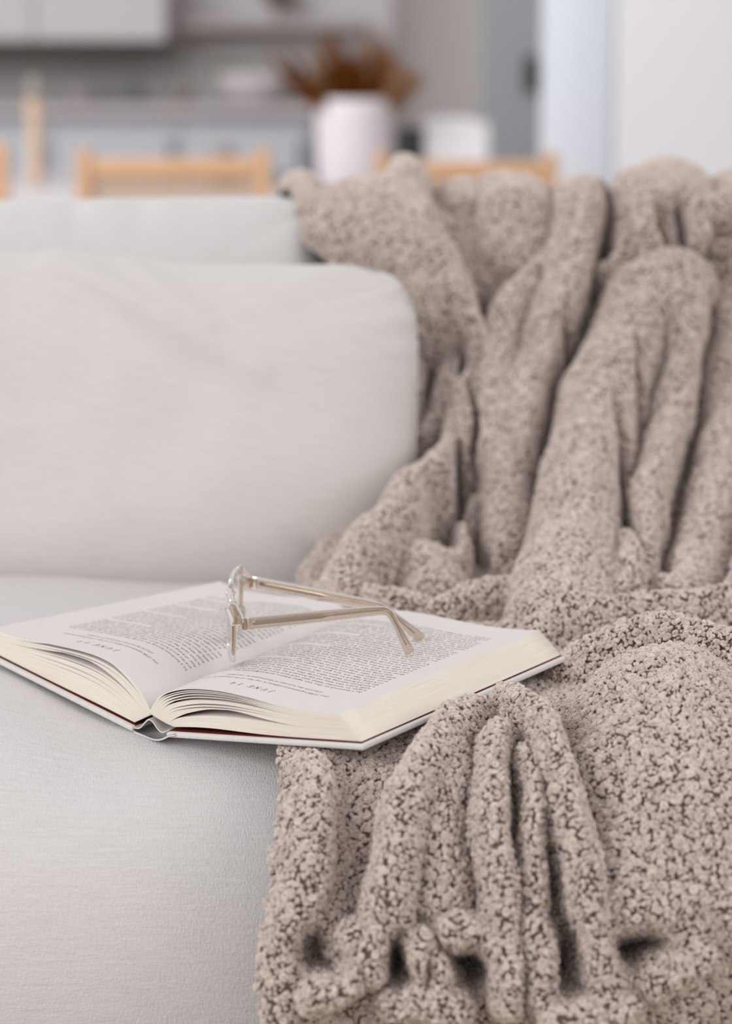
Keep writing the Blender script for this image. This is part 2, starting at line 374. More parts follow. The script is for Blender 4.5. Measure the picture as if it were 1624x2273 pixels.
# clump heights: (lam_bottom, lam_top, gap opening below)
clumps = {'R': [(0.0, .24, 0), (.24, .30, .0), (.30, .50, .0045), (.50, .57, .0008), (.57, .70, .0010), (.70, .775, .0030), (.775, .84, .0016), (.84, .90, .0016), (.90, .94, .0016), (.94, 1.0, .0030)],
          'L': [(0.0, .36, 0), (.36, .46, .0004), (.46, .60, .0006), (.60, .66, .0008), (.66, .82, .0040), (.82, .90, .0008), (.90, 1.0, .0046)]}
ns, nv_ = 70, 14
S = (np.linspace(0, 1, ns)) ** 1.3; Vv = np.linspace(0, 1, nv_)
def gapshape(s, side):
    c = .30 if side == 'R' else .40
    return np.exp(-((s - c) / .22) ** 2) * ss(0, .12, s)
for side in 'RL':
    for ci, (l0, l1, gap) in enumerate(clumps[side]):
        Sg, Vg = np.meshgrid(S, Vv, indexing='ij')
        top = leaf(side, Sg, Vg, l1); bot = leaf(side, Sg, Vg, l0)
        bot = bot + (gap * gapshape(Sg, side) * np.exp(-Vg * 1.3))[..., None] * np.array([0, 0, 1.])
        bot[..., 2] = np.minimum(bot[..., 2], top[..., 2] - .00025)
        nn = ns * nv_; V = np.vstack([top.reshape(-1, 3), bot.reshape(-1, 3)])
        if ci == len(clumps[side]) - 1:
            uvt = np.stack([Sg, Vg], -1).reshape(-1, 2)
        f = grid_faces(ns, nv_); ftop = f[:, ::-1] if side == 'R' else f
        ftop = f; fbot = f[:, ::-1] + nn
        ring = [i * nv_ for i in range(ns)] + [(ns - 1) * nv_ + j for j in range(1, nv_)] + [i * nv_ + nv_ - 1 for i in range(ns - 2, -1, -1)] + [j for j in range(nv_ - 2, 0, -1)]
        r = np.array(ring); r2 = np.roll(r, -1)
        # side faces get their own vertices for sharp edges and leaf-line uv
        Vs = np.vstack([V[r], V[r + nn]]); m = len(r); base = len(V)
        k = np.arange(m); k2 = np.roll(k, -1); sidef = np.stack([k + base, k + base + m, k2 + base + m, k2 + base], 1)
        per = np.concatenate([[0], np.cumsum(np.linalg.norm(V[r2] - V[r], axis=1))[:-1]])
        uv = np.vstack([np.stack([Sg, Vg], -1).reshape(-1, 2), np.stack([Sg, Vg], -1).reshape(-1, 2), np.stack([per * 6, np.full(m, l1)], 1), np.stack([per * 6, np.full(m, l0)], 1)])
        allf = np.vstack([ftop, fbot, sidef])
        o = mesh_obj('page_section', np.vstack([V, Vs]), allf, M_page, uv=uv)
        o.data.materials.append(M_edge)
        mi = np.zeros(len(allf), dtype=np.int32); mi[len(ftop) + len(fbot):] = 1
        if len(o.data.polygons) == len(mi): o.data.polygons.foreach_set('material_index', mi)
        reparent(book, o)
# boards: cloth covered, overhanging the leaves a little; red endpaper on the inside
def slab(name, P4, t, matl, up=1, nu=24, nv=24, droop=None):
    U, W_ = np.meshgrid(np.linspace(0, 1, nu), np.linspace(0, 1, nv), indexing='ij')
    a0, b0, b1, a1 = P4; U3 = U[..., None]; W3 = W_[..., None]
    top = a0 * (1 - U3) * (1 - W3) + b0 * U3 * (1 - W3) + b1 * U3 * W3 + a1 * (1 - U3) * W3
    n = np.cross(b0 - a0, a1 - a0); n = n / np.linalg.norm(n); n = n if n[2] > 0 else -n
    bm = bmesh.new()
    tv = [[bm.verts.new(top[i, j]) for j in range(nv)] for i in range(nu)]; bv = [[bm.verts.new(top[i, j] - n * t) for j in range(nv)] for i in range(nu)]
    for i in range(nu - 1):
        for j in range(nv - 1):
            bm.faces.new((tv[i][j], tv[i + 1][j], tv[i + 1][j + 1], tv[i][j + 1])); bm.faces.new((bv[i][j], bv[i][j + 1], bv[i + 1][j + 1], bv[i + 1][j]))
    for i in range(nu - 1):
        bm.faces.new((tv[i][0], bv[i][0], bv[i + 1][0], tv[i + 1][0])); bm.faces.new((tv[i][-1], tv[i + 1][-1], bv[i + 1][-1], bv[i][-1]))
    for j in range(nv - 1):
        bm.faces.new((tv[0][j], tv[0][j + 1], bv[0][j + 1], bv[0][j])); bm.faces.new((tv[-1][j], bv[-1][j], bv[-1][j + 1], tv[-1][j + 1]))
    o = bm_obj(name, bm, matl, bevel=t * .4, segs=3, smooth=False)
    uvl = o.data.uv_layers.new(name='uv')
    for l in o.data.loops: co = o.data.vertices[l.vertex_index].co; uvl.data[l.index].uv = (co.x, co.y)
    return o
def grow(P4, e, e0=0.0):
    a0, b0, b1, a1 = P4; ux = (b0 - a0) / np.linalg.norm(b0 - a0); uy = (b1 - b0) / np.linalg.norm(b1 - b0); dn = np.array([0, 0, -.0006])
    return (a0 - ux * e0 - uy * e + dn, b0 + ux * e - uy * e + dn, b1 + ux * e + uy * e + dn, a1 - ux * e0 + uy * e + dn)
for side in 'RL':
    P4 = grow(BD[side], .0022); o = slab('cover_board', P4, .0034, M_board); reparent(book, o)
    e4 = tuple(p + np.array([0, 0, .0005]) for p in grow(BD[side], -.0014)); e = slab('endpaper', e4, .0005, M_red); reparent(book, e)
# spine cloth: a shallow trough under the block, and the humped back lining above it
def ribbon(name, sect0, sect1, t, matl, n=30):
    a = spline(sect0, n); b = spline(sect1, n); V = []; 
    rows = 20
    for off in (0, 1):
        for i in range(n):
            ta = a[min(i + 1, n - 1)] - a[max(i - 1, 0)]; gd = (A1 - A0) / np.linalg.norm(A1 - A0); nn = np.cross(gd, ta); nn /= np.linalg.norm(nn)
            for j in range(rows): 
                q = j / (rows - 1); V.append(a[i] * (1 - q) + b[i] * q + nn * t * off)
    f = grid_faces(n, rows); k = n * rows
    ring = [i * rows for i in range(n)] + [(n - 1) * rows + j for j in range(1, rows)] + [i * rows + rows - 1 for i in range(n - 2, -1, -1)] + [j for j in range(rows - 2, 0, -1)]
    r = np.array(ring); r2 = np.roll(r, -1)
    return mesh_obj(name, V, np.vstack([f, f[:, ::-1] + k, np.stack([r, r + k, r2 + k, r2], 1)]), matl, uv=np.array([(v[0], v[1]) for v in V]), smooth=False)
along = A1 - A0; gu = along / np.linalg.norm(along)
fr_ = -.0025 * gu
def near(px, py, Y): return PY(px, py, Y) + fr_
trough = [near(288, 1606, 1.552), near(300, 1618, 1.548), near(322, 1628, 1.540), near(345, 1637, 1.531), near(362, 1637, 1.525), near(380, 1629, 1.519), near(392, 1627, 1.516)]
t1 = [p + along + np.array([0, 0, .0]) for p in trough]
o = ribbon('spine_cloth', trough, t1, .0012, M_board); reparent(book, o)
hump = [near(302, 1611, 1.546), near(314, 1612, 1.542), near(326, 1600, 1.538), near(334, 1593.5, 1.535), near(343, 1597, 1.532), near(354, 1612, 1.528), near(363, 1621, 1.525), near(371, 1620, 1.522)]
o = ribbon('spine_lining', hump, [p + along for p in hump], .0010, M_board); reparent(book, o)
tag(book, 'thick open hardback book lying upside down to the viewer on the sofa', 'book')

# printed text on the two open pages, mapped on the curved leaves
def arcmap(side, v):
    s = np.linspace(0, 1, 200); P = leaf(side, s, np.full(200, v), 1.0); d_ = np.concatenate([[0], np.cumsum(np.linalg.norm(np.diff(P, axis=0), axis=1))]); return s, d_
def page_width(side): return arcmap(side, .3)[1][-1]
HL = .232
def text_mesh(s):
    cu = bpy.data.curves.new('t', 'FONT'); cu.body = s; cu.resolution_u = 1; cu.size = 1
    ob = bpy.data.objects.new('t', cu); me = bpy.data.meshes.new_from_object(ob)
    v = np.empty(len(me.vertices) * 3, dtype=np.float32); me.vertices.foreach_get('co', v)
    f = [tuple(p.vertices) for p in me.polygons]
    bpy.data.objects.remove(ob); bpy.data.curves.remove(cu); bpy.data.meshes.remove(me); return v.reshape(-1, 3)[:, :2].copy(), f
def place_text(side, pts):
    """pts: (tx from the gutter or fore margin already converted to p arc distance, q metres) -> world"""
    out = np.empty((len(pts), 3)); s, d_ = arcmap(side, .2); sv = np.interp(pts[:, 0], d_, s); P = leaf(side, sv, pts[:, 1] / HL, 1.0); P[:, 2] += .00012; return P
def typeset(side, lines, name, matl):
    """lines: (string, x start, width or None, y baseline from the top, size, shear)"""
    W_ = page_width(side); V = []; Fc = []; n0 = 0
    for s_, x0, wd, y0, size, sh_ in lines:
        v, f = text_mesh(s_)
        if not len(v): continue
        wx = v[:, 0].max(); v = v * size; v[:, 0] *= 1.0
        if wd: v[:, 0] *= wd / (wx * size)
        v[:, 0] += v[:, 1] * sh_
        tx = x0 + v[:, 0]; ty = y0 - v[:, 1]
        p = (W_ - tx) if side == 'R' else tx
        V.append(np.stack([p, ty], 1)); Fc += [tuple(i + n0 for i in q) for q in f]; n0 += len(v)
    V = np.vstack(V); return mesh_obj(name, place_text(side, V), Fc, matl, smooth=False)
body = ("As I listened to the ten ages blame and judgment the same as we began to wonder what was said and hurt they said the words "
        "asked with hope she was surely headed by the hurt that was used to be a kindness among the needy We must have been taken to task and the good "
        "from those who would give away freely and without fear of being asked to prove the worth of every small thing done in love "
        "each day we are given another chance to begin and to lay down what we carried when the night was long and the road unclear "
        "with those who may not know that they are held we sit and listen and we wait for what is true to rise above the noise of what is not "
        "and so the page is turned and with it all the weight of what we thought we had to be until at last the morning finds us where we are "
        "at rest in quiet rooms with open hands and nothing left to prove for grace was never something that we earned but something we received "
        "let the hours be slow and let the heart be still and let the work you do be done with care and gladness ").split()
def paragraph(start, nlines, chars, words_):
    out = []; i = start
    for k in range(nlines):
        s_ = ''
        while len(s_) < chars: s_ += words_[i % len(words_)] + ' '; i += 1
        out.append(s_.strip())
    return out
def serif_caps(word, x0, y0, size, shear, adv):
    """drawn serif capitals as thin and thick strokes; returns (pts, faces)"""
    G = {'J': [((.30, .0), (.62, .0), .05), ((.46, .03), (.46, .78), .12), ((.46, .78), (.36, .95), .11), ((.36, .95), (.12, .98), .06), ((.12, .98), (.05, .85), .1)],
         'U': [((.0, .0), (.3, .0), .05), ((.15, .0), (.15, .7), .13), ((.15, .7), (.3, .97), .09), ((.3, .97), (.5, .97), .06), ((.5, .97), (.66, .7), .06), ((.66, .7), (.66, .0), .06), ((.52, .0), (.8, .0), .05)],
         'N': [((.0, .0), (.18, .0), .05), ((.1, .0), (.1, 1.), .06), ((.0, 1.), (.22, 1.), .05), ((.1, .0), (.7, 1.), .15), ((.7, 1.), (.7, .0), .06), ((.58, .0), (.82, .0), .05)],
         'E': [((.0, .0), (.6, .0), .05), ((.6, .0), (.6, .2), .05), ((.14, .0), (.14, 1.), .13), ((.14, .5), (.45, .5), .05), ((.45, .4), (.45, .6), .05), ((.0, 1.), (.62, 1.), .05), ((.62, 1.), (.62, .8), .05)],
         '1': [((.12, .2), (.32, .02), .06), ((.32, .0), (.32, 1.), .13), ((.15, 1.), (.5, 1.), .05)],
         '3': [((.1, .12), (.3, .0), .06), ((.3, .0), (.5, .15), .09), ((.5, .15), (.5, .35), .12), ((.5, .35), (.28, .48), .06), ((.28, .48), (.54, .65), .09), ((.54, .65), (.5, .88), .12), ((.5, .88), (.1, .98), .06)],
         '4': [((.46, .0), (.05, .68), .06), ((.05, .68), (.66, .68), .06), ((.46, .0), (.46, 1.), .12), ((.34, 1.), (.6, 1.), .05)]}
    P = []; Fc = []; x = x0
    for ch in word:
        if ch == ' ': x += size * .7; continue
        for (a, b_, w_) in G[ch]:
            a = np.array(a); b_ = np.array(b_); d_ = b_ - a; d_ = d_ / np.linalg.norm(d_); n_ = np.array([-d_[1], d_[0]]) * w_ / 2
            q = [a - d_ * .02 + n_, b_ + d_ * .02 + n_, b_ + d_ * .02 - n_, a - d_ * .02 - n_]; k = len(P)
            for c in q: P.append((x + (c[0] + (1 - c[1]) * shear) * size, y0 + (c[1] - 1) * size))
            Fc.append((k, k + 1, k + 2, k + 3))
        x += size * adv
    return np.array(P), Fc, x
for side, date, seed_ in (('R', 'JUNE 14', 0), ('L', 'JUNE 13', 40)):
    W_ = page_width(side); 
    m0 = .019 if side == 'R' else .017
    tw = W_ - .019 - (.016 if side == 'R' else .017)
    # heading
    sz = .0042; hp, hf, xe = serif_caps(date, 0, 0, sz, .22, 1.35); wid = hp[:, 0].max(); cx = m0 + tw * .5
    hp[:, 0] += cx - wid / 2; hp[:, 1] += .021
    p = (W_ - hp[:, 0]) if side == 'R' else hp[:, 0]
    o = mesh_obj('printed_heading', place_text(side, np.stack([p, hp[:, 1]], 1)), hf, M_ink, smooth=False); reparent(book, o)
    it = [("One of life's greatest problems is our fear of God meant for ages", m0 + .012, tw - .024, .0325, .0034, .25),
          ("school is the account of God meant in our pages", m0 + .022, tw - .050, .0385, .0034, .25)]
    o = typeset(side, it, 'printed_quotation', M_ink2); reparent(book, o)
    ls = []; yb = .0505; pars = [9, 8, 7, 6, 3]; st = seed_
    for pi, nl in enumerate(pars):
        for k, s_ in enumerate(paragraph(st, nl, 62, body)):
            ind = .006 if k == 0 and pi else 0; last = k == nl - 1
            ls.append((s_[:40] if last else s_, m0 + ind, (tw - ind) * (.62 if last else 1), yb, .0031, 0)); yb += .00475
        st += nl * 11
    ls = [l for l in ls if l[3] < HL - .018]
    o = typeset(side, ls, 'printed_text', M_ink); reparent(book, o)

# ------------------------------------------------------------------ eyeglasses
def page_z(x, y):
    """height of the open pages above a point"""
    best = -1
    for side in 'RL':
        Sg, Vg = np.meshgrid(np.linspace(0, 1, 160), np.linspace(0, 1, 60), indexing='ij'); P = leaf(side, Sg, Vg, 1.0).reshape(-1, 3)
        d_ = (P[:, 0] - x) ** 2 + (P[:, 1] - y) ** 2; k = d_.argmin()
        if d_[k] < 2e-5: best = max(best, P[k, 2])
    return best
_cache = [leaf(s_, *np.meshgrid(np.linspace(0, 1, 200), np.linspace(0, 1, 90), indexing='ij'), 1.0).reshape(-1, 3) for s_ in 'RL']
def on_page(px, py, off=0.0):
    """the point of the open pages seen at a direction: nearest leaf point to the viewing line"""
    P = np.vstack(_cache); x, y, D = pix(P[:, 0], P[:, 1], P[:, 2]); k = np.hypot(x - px, y - py).argmin(); q = P[k].copy(); q[2] += off; return q
gl = empty('eyeglasses', (-.083, 1.66, .57))
rb = on_page(541, 1489, .001)
Hn = PY(541, 1385, rb[1] + .001); Hf = PY(556, 1293, Hn[1] + .126)
print('glasses', rb, Hn, Hf, np.linalg.norm(Hf - Hn))
fd = (Hf - Hn); FW = np.linalg.norm(fd); fd /= FW
up_ = Hn + np.array([0, 0, 0]) - rb; up_ = up_ / np.linalg.norm(up_); up_ = up_ - fd * np.dot(up_, fd); up_ /= np.linalg.norm(up_)
fwd = np.cross(fd, up_); fwd /= np.linalg.norm(fwd)       # points away from the temples or towards them
if fwd[0] < 0: fwd = -fwd                                   # towards the temple tips (+x)
Hh = np.linalg.norm(Hn - rb)                                # hinge height above the lowest rim point
def G3(a, b_, c=0): return Hn + fd * a + up_ * b_ + fwd * c
def rim_outline(cx, lw, top, bot, flip, n=48):
    pts = []
    for k in range(n):
        t = 2 * math.pi * k / n; cx_, cy_ = math.cos(t), math.sin(t)
        ex = .62; x = np.sign(cx_) * abs(cx_) ** ex * lw; y = np.sign(cy_) * abs(cy_) ** ex * (top - bot) / 2 + (top + bot) / 2
        x *= 1 - .10 * (1 - (y - bot) / (top - bot)) ; pts.append((cx + x, y))
    return pts
top_ = .0125; bot_ = -Hh + .001
LW = (FW * .5 - .011) / 2 + .001
for k, cx in enumerate((.0035 + LW, FW - .0035 - LW)):
    pts = rim_outline(cx, LW, top_, bot_, k)
    curve = lambda a: -.006 + .10 * 0 - .0055 * (1 - ((a - FW / 2) / (FW / 2)) ** 2)
    P3 = [G3(a, b_, curve(a)) for a, b_ in pts]; P3.append(P3[0])
    V, Fc = sweep(P3, lambda t: [(.0021 * sx, .0018 * sy) for sx, sy in ((-1, -.6), (-.6, -1), (.6, -1), (1, -.6), (1, .6), (.6, 1), (-.6, 1), (-1, .6))], close_ends=False, ups=[fwd] * len(P3))
    o = mesh_obj('lens_rim', V, Fc, M_rim); reparent(gl, o)
    cpt = G3(cx, (top_ + bot_) / 2, curve(cx) - .0006); V = [tuple(cpt)] + [tuple(p) for p in P3[:-1]]; m = len(P3) - 1
    V2 = [tuple(np.array(v) - fwd * .0012) for v in V]
    f = [(0, 1 + i, 1 + (i + 1) % m) for i in range(m)] + [(m + 1, m + 2 + (i + 1) % m, m + 2 + i) for i in range(m)]
    o2 = mesh_obj('lens', V + V2, f, M_lens); reparent(gl, o2)
# bridge and nose pads
bp_ = [G3(FW / 2 - .009, .004, -.010), G3(FW / 2 - .004, .0065, -.0125), G3(FW / 2 + .004, .0065, -.0125), G3(FW / 2 + .009, .004, -.010)]
V, Fc = sweep(spline(bp_, 12), lambda t: [(.0022 * math.cos(a), .0024 * math.sin(a)) for a in np.linspace(0, 2 * math.pi, 9)[:-1]]); reparent(gl, mesh_obj('bridge', V, Fc, M_rim))
for sgn in (-1, 1):
    c = G3(FW / 2 + sgn * .0085, -.009, -.004); V, Fc = lathe([(0, -.005), (.0018, -.004), (.0026, 0), (.0018, .004), (0, .005)], 10, tuple(c)); reparent(gl, mesh_obj('nose_pad', V, Fc, M_acetate))
# end pieces with hinges
for a, sg in ((0.0, 1), (FW, -1)):
    e0 = G3(a + sg * .006, .011, -.009); e1 = G3(a + sg * .001, .004, -.005); e2 = G3(a, 0, -.0035)
    V, Fc = sweep(spline([e0, e1, e2], 8), lambda t: [(.0030 * sx * (1 + .2 * t), (.0045) * sy) for sx, sy in ((-1, -.8), (-.7, -1), (.7, -1), (1, -.8), (1, .8), (.7, 1), (-.7, 1), (-1, .8))], ups=[tuple(up_)] * 8)
    reparent(gl, mesh_obj('end_piece', V, Fc, M_rim))
    bm = bmesh.new()
    for dz in (-.0024, 0, .0024):
        bmesh.ops.create_cone(bm, cap_ends=True, segments=12, radius1=.0011, radius2=.0011, depth=.0021, matrix=Matrix.Translation(Vector(G3(a, dz, -.0003))))
    reparent(gl, bm_obj('hinge', bm, M_gold))
# temples
tipN = on_page(911, 1458, .0012); tipF = on_page(938, 1424, .0012)
bendN = PY(862, 1353, (Hn[1] + tipN[1]) / 2 + .012); bendF = PY(850, 1347, tipF[1] + .006)
print('tips', tipN, tipF, bendN, bendF)
for hin, bend, tip in ((Hn, bendN, tipN), (Hf, bendF, tipF)):
    h0 = hin + fwd * .0012; d1 = (bend - h0) / np.linalg.norm(bend - h0); d2 = (tip - bend) / np.linalg.norm(tip - bend)
    ctrl = [h0, h0 + (bend - h0) * .35, h0 + (bend - h0) * .7, bend - d1 * .012, bend + (d2 - d1) * .0015, bend + d2 * .012, bend + (tip - bend) * .65, tip]
    path = spline(ctrl, 48)
    def sect(t):
        hgt = np.interp(t, [0, .12, .55, .72, .85, 1], [.0043, .0042, .0029, .0024, .0031, .0040]); wd = np.interp(t, [0, .6, .8, 1], [.0017, .0016, .0014, .0010])
        if t > .985: hgt *= .55; wd *= .7
        return [(wd * sx, hgt * sy) for sx, sy in ((-1, -.75), (-.6, -1), (.6, -1), (1, -.75), (1, .75), (.6, 1), (-.6, 1), (-1, .75))]
    V, Fc = sweep(path, sect); te = mesh_obj('temple', V, Fc, M_acetate); reparent(gl, te)
    V, Fc = sweep(path[1:44], lambda t: [(.00035 * sx * (2.2 if t < .22 else 1), .00045 * sy * (3.0 if t < .22 else 1)) for sx, sy in ((-1, -1), (1, -1), (1, 1), (-1, 1))])
    core = mesh_obj('wire_core', V, Fc, M_metal); core.parent = te; core.matrix_parent_inverse = te.matrix_parent_inverse.copy() if False else Matrix.Identity(4)
    bmh = bmesh.new()
    V, Fc = sweep([h0 - d1 * .0016, h0 + d1 * .0006], lambda t: [(.0013 * sx, .0038 * sy) for sx, sy in ((-1, -1), (1, -1), (1, 1), (-1, 1))])
    hp_ = mesh_obj('hinge_plate', V, Fc, M_metal, smooth=False); hp_.parent = te
tag(gl, 'clear champagne framed eyeglasses standing folded open on the book', 'glasses')

# ------------------------------------------------------------------ the boucle blanket
RES = .0022
bp2 = spline([(2.60, .50), (2.585, .66), (2.56, .765), (2.50, .815), (2.40, .836), (2.31, .832), (2.255, .808), (2.215, .75), (2.165, .69), (2.095, .635), (2.01, .594), (1.94, .573), (1.87, .561), (1.76, .556), (1.64, .556), (1.54, .556), (1.47, .553), (1.405, .535), (1.362, .494), (1.343, .43), (1.337, .36), (1.335, .31)], 1200)
al = np.concatenate([[0], np.cumsum(np.hypot(*np.diff(bp2, axis=0).T))]); NT = int(al[-1] / RES)
tt = np.linspace(0, al[-1], NT); bY = np.interp(tt, al, bp2[:, 0]); bZ = np.interp(tt, al, bp2[:, 1])
tY = np.gradient(bY, tt); tZ = np.gradient(bZ, tt); ln = np.hypot(tY, tZ); nY = tZ / ln; nZ = -tY / ln     # outward normal (up / to the camera)
bx = np.arange(-.20, .50, RES); NX = len(bx)
GX, GT = np.meshgrid(bx, tt, indexing='ij')
def unp(px, py, H):
    """blanket coordinates (x, t) of a crest seen at px,py that stands H proud of the base"""
    _, yy, D = pix(0, bY + nY * H, bZ + nZ * H)
    lo = int(np.argmax(tt > .30)); cand = np.abs(yy - py); cand[:lo] = 1e9
    # visible crossing: the one nearest the camera
    sgn = np.where(np.diff(np.sign(yy - py))[lo:] != 0)[0]
    k = (sgn[-1] + lo) if len(sgn) else int(cand.argmin())
    return (px - 812) / F * D[k], tt[k], D[k]
t_seat = tt[int(np.argmax(bY < 1.60))]
R = []   # ridges: ([(px, py, H)...], half width on the left/front side, on the right/back side) in photo pixels
def top(px, Y, H):
    k = int(np.argmin(np.where(tt < .62, np.abs(bY - Y), 9))); D = pix(0, bY[k], bZ[k])[2]; return ((px - 812) / F * D, tt[k], D, H)
def rd(pts, wa, wb, k=.5): R.append((pts, wa, wb, k))
# hanging folds over the sofa back
rd([top(640, 2.5, .022), top(636, 2.38, .028), top(640, 2.3, .026), (684, 440, .02), (706, 520, .02), (730, 640, .015)], 22, 70)
rd([top(900, 2.52, .004), top(900, 2.42, .008), (915, 430, .030), (935, 480, .042), (975, 560, .048), (1000, 620, .044)], 190, 42, .55)
rd([(975, 560, .048), (1030, 680, .048), (1062, 770, .044), (1056, 840, .03)], 60, 42, .5)
rd([(760, 430, .02), (800, 520, .02), (860, 640, .02)], 90, 80)
rd([top(893, 2.45, .01), top(892, 2.38, .030), top(895, 2.3, .034)], 40, 60, .6)
rd([top(1020, 2.45, .008), (1030, 440, .016)], 40, 40)
rd([top(1130, 2.5, .008), top(1130, 2.4, .014), top(1135, 2.3, .020), (1150, 440, .03), (1150, 520, .02)], 85, 80)
rd([(1215, 580, .030), (1160, 625, .036), (1112, 710, .042), (1090, 820, .045), (1090, 960, .045), (1105, 1080, .04), (1095, 1180, .03)], 28, 72, .5)
rd([top(1300, 2.4, .006), top(1310, 2.3, .022), (1300, 500, .052), (1280, 600, .056), (1240, 720, .054), (1195, 840, .047), (1160, 960, .04), (1135, 1080, .03)], 82, 34, .5)
rd([(1500, 600, .062), (1440, 640, .068), (1390, 730, .072), (1345, 840, .072), (1310, 960, .07), (1285, 1080, .065), (1265, 1200, .055), (1240, 1310, .04)], 105, 110, .45)
rd([(1480, 585, .055), (1535, 600, .06), (1540, 700, .062), (1525, 820, .058), (1490, 940, .055), (1455, 1080, .055), (1425, 1200, .05), (1400, 1300, .035)], 66, 32, .45)
rd([(1624, 640, .03), (1620, 800, .03), (1600, 960, .038), (1575, 1100, .04), (1530, 1220, .035), (1490, 1300, .03)], 50, 90)
rd([(1720, 560, .05), (1730, 800, .05), (1720, 1100, .05), (1690, 1300, .04)], 80, 80)
rd([(1050, 790, .03), (1052, 900, .045), (1015, 985, .052), (950, 1050, .055), (885, 1110, .055), (820, 1180, .05), (760, 1250, .042), (715, 1310, .03)], 66, 60, .5)
rd([(1040, 1110, .02), (1030, 1190, .024), (1010, 1260, .02)], 42, 34)
rd([(1000, 745, .02), (1000, 830, .026), (975, 930, .025), (940, 980, .02)], 28, 24)
rd([(905, 800, .02), (905, 900, .022), (890, 1000, .02)], 40, 34)
rd([(930, 1230, .028), (960, 1290, .02)], 80, 90)
# knotted bunch at the top right
rd([top(1470, 2.5, .012), top(1475, 2.4, .026), top(1478, 2.32, .032), top(1470, 2.27, .036)], 92, 105, .6)
rd([top(1400, 2.3, .03), (1400, 470, .04)], 40, 40)
rd([top(1640, 2.45, .012), top(1640, 2.3, .02)], 60, 80)
rd([(1425, 450, .062), (1428, 500, .066), (1452, 555, .06)], 30, 26)
rd([(1380, 520, .045), (1390, 570, .048), (1360, 600, .04)], 40, 40)
rd([(1485, 500, .045), (1490, 560, .04)], 18, 16)
rd([(1545, 470, .058), (1555, 540, .055)], 28, 30)
rd([(1560, 470, .058), (1660, 455, .06), (1760, 470, .05)], 30, 34)
rd([(1580, 560, .052), (1680, 550, .055)], 34, 28)
# creases where back and seat meet, and rolls behind the book
rd([(700, 1318, .020), (790, 1322, .022), (880, 1330, .022), (940, 1345, .018)], 34, 34)
rd([(975, 1352, .022), (1040, 1325, .026), (1120, 1312, .026), (1200, 1335, .024), (1240, 1360, .02)], 40, 36)
rd([(1180, 1400, .022), (1290, 1365, .028), (1400, 1345, .032), (1520, 1335, .034), (1640, 1320, .034), (1760, 1310, .034)], 40, 36)
rd([(1040, 1400, .012), (1140, 1405, .014), (1230, 1420, .012)], 40, 30)
# the big soft mound in front and its edge
rd([(1275, 1445, .022), (1360, 1412, .034), (1470, 1400, .040), (1580, 1425, .040), (1700, 1450, .04)], 70, 34, .5)
rd([(1480, 1500, .040), (1500, 1700, .034), (1500, 1900, .028), (1480, 2060, .02)], 230, 240, .8)
rd([(1720, 1500, .04), (1740, 1800, .03), (1740, 2100, .02)], 160, 160, .8)
# front folds
rd([(672, 1700, .016), (690, 1790, .020), (668, 1930, .022), (640, 2060, .02), (612, 2200, .02), (610, 2290, .02)], 46, 60)
rd([(1035, 1578, .020), (975, 1640, .026), (915, 1730, .030), (885, 1850, .030), (868, 1980, .028), (850, 2080, .022)], 55, 62)
rd([(1000, 1680, .02), (980, 1850, .018), (980, 2000, .016)], 60, 60)
rd([(1112, 1640, .022), (1092, 1720, .030), (1098, 1840, .032), (1112, 1960, .030), (1110, 2080, .022)], 50, 30)
rd([(1172, 1690, .022), (1192, 1800, .028), (1188, 1900, .026), (1170, 2020, .022), (1168, 2100, .02)], 28, 34)
rd([(1115, 1555, .020), (1190, 1600, .028), (1245, 1690, .034), (1268, 1800, .034), (1296, 1920, .032), (1320, 2040, .026)], 42, 40)
rd([(1330, 1700, .02), (1380, 1850, .02), (1400, 2000, .02)], 60, 60)
# gathered, frilled hem low in front
for (a, b_, c, d_, h_) in ((600, 2150, 640, 2060, .02), (700, 2215, 780, 2180, .026), (800, 2080, 830, 2160, .022), (930, 2110, 960, 2200, .024), (1010, 2080, 1075, 2110, .022), (1110, 2120, 1130, 2220, .024), (1190, 2090, 1210, 2200, .022), (1330, 2080, 1350, 2200, .022), (1420, 2050, 1520, 2030, .022), (1450, 2200, 1560, 2140, .026), (1590, 1990, 1640, 2080, .024), (880, 2240, 1010, 2250, .024), (1240, 2250, 1380, 2240, .026)):
    rd([(a, b_, h_), ((a + c) / 2 + 6, (b_ + d_) / 2, h_ * 1.1), (c, d_, h_)], 40, 40)
pits = [(690, 2112, 40, 46, .045), (745, 2152, 34, 22, .03), (880, 2150, 26, 60, .06), (1045, 2165, 30, 44, .06), (1010, 2158, 16, 22, .03), (1275, 2125, 30, 66, .045), (1425, 2112, 62, 28, .055), (1395, 2142, 34, 26, .04), (950, 2170, 16, 40, .02),
        (1232, 1950, 28, 100, .016), (800, 1840, 42, 190, .013), (1345, 560, 18, 40, .045), (1502, 530, 16, 50, .05), (1594, 598, 40, 14, .04), (955, 850, 13, 50, .035), (1022, 825, 13, 44, .04), (1560, 590, 14, 20, .03),
        (1062, 1225, 22, 66, .07), (985, 1185, 32, 46, .07), (1018, 1090, 22, 76, .07), (1052, 1000, 15, 95, .06), (1385, 1180, 15, 140, .045), (1405, 960, 12, 110, .022), (1075, 680, 16, 50, .02), (1250, 800, 12, 60, .03), (1150, 1640, 16, 28, .03), (1143, 1750, 9, 110, .018), (1470, 1280, 16, 40, .02)]
nzf = lambda s, o: np.array([noise.noise(Vector((float(x) * s, float(t) * s, o))) for x in bx[::4] for t in tt[::4]]).reshape(len(bx[::4]), len(tt[::4]))
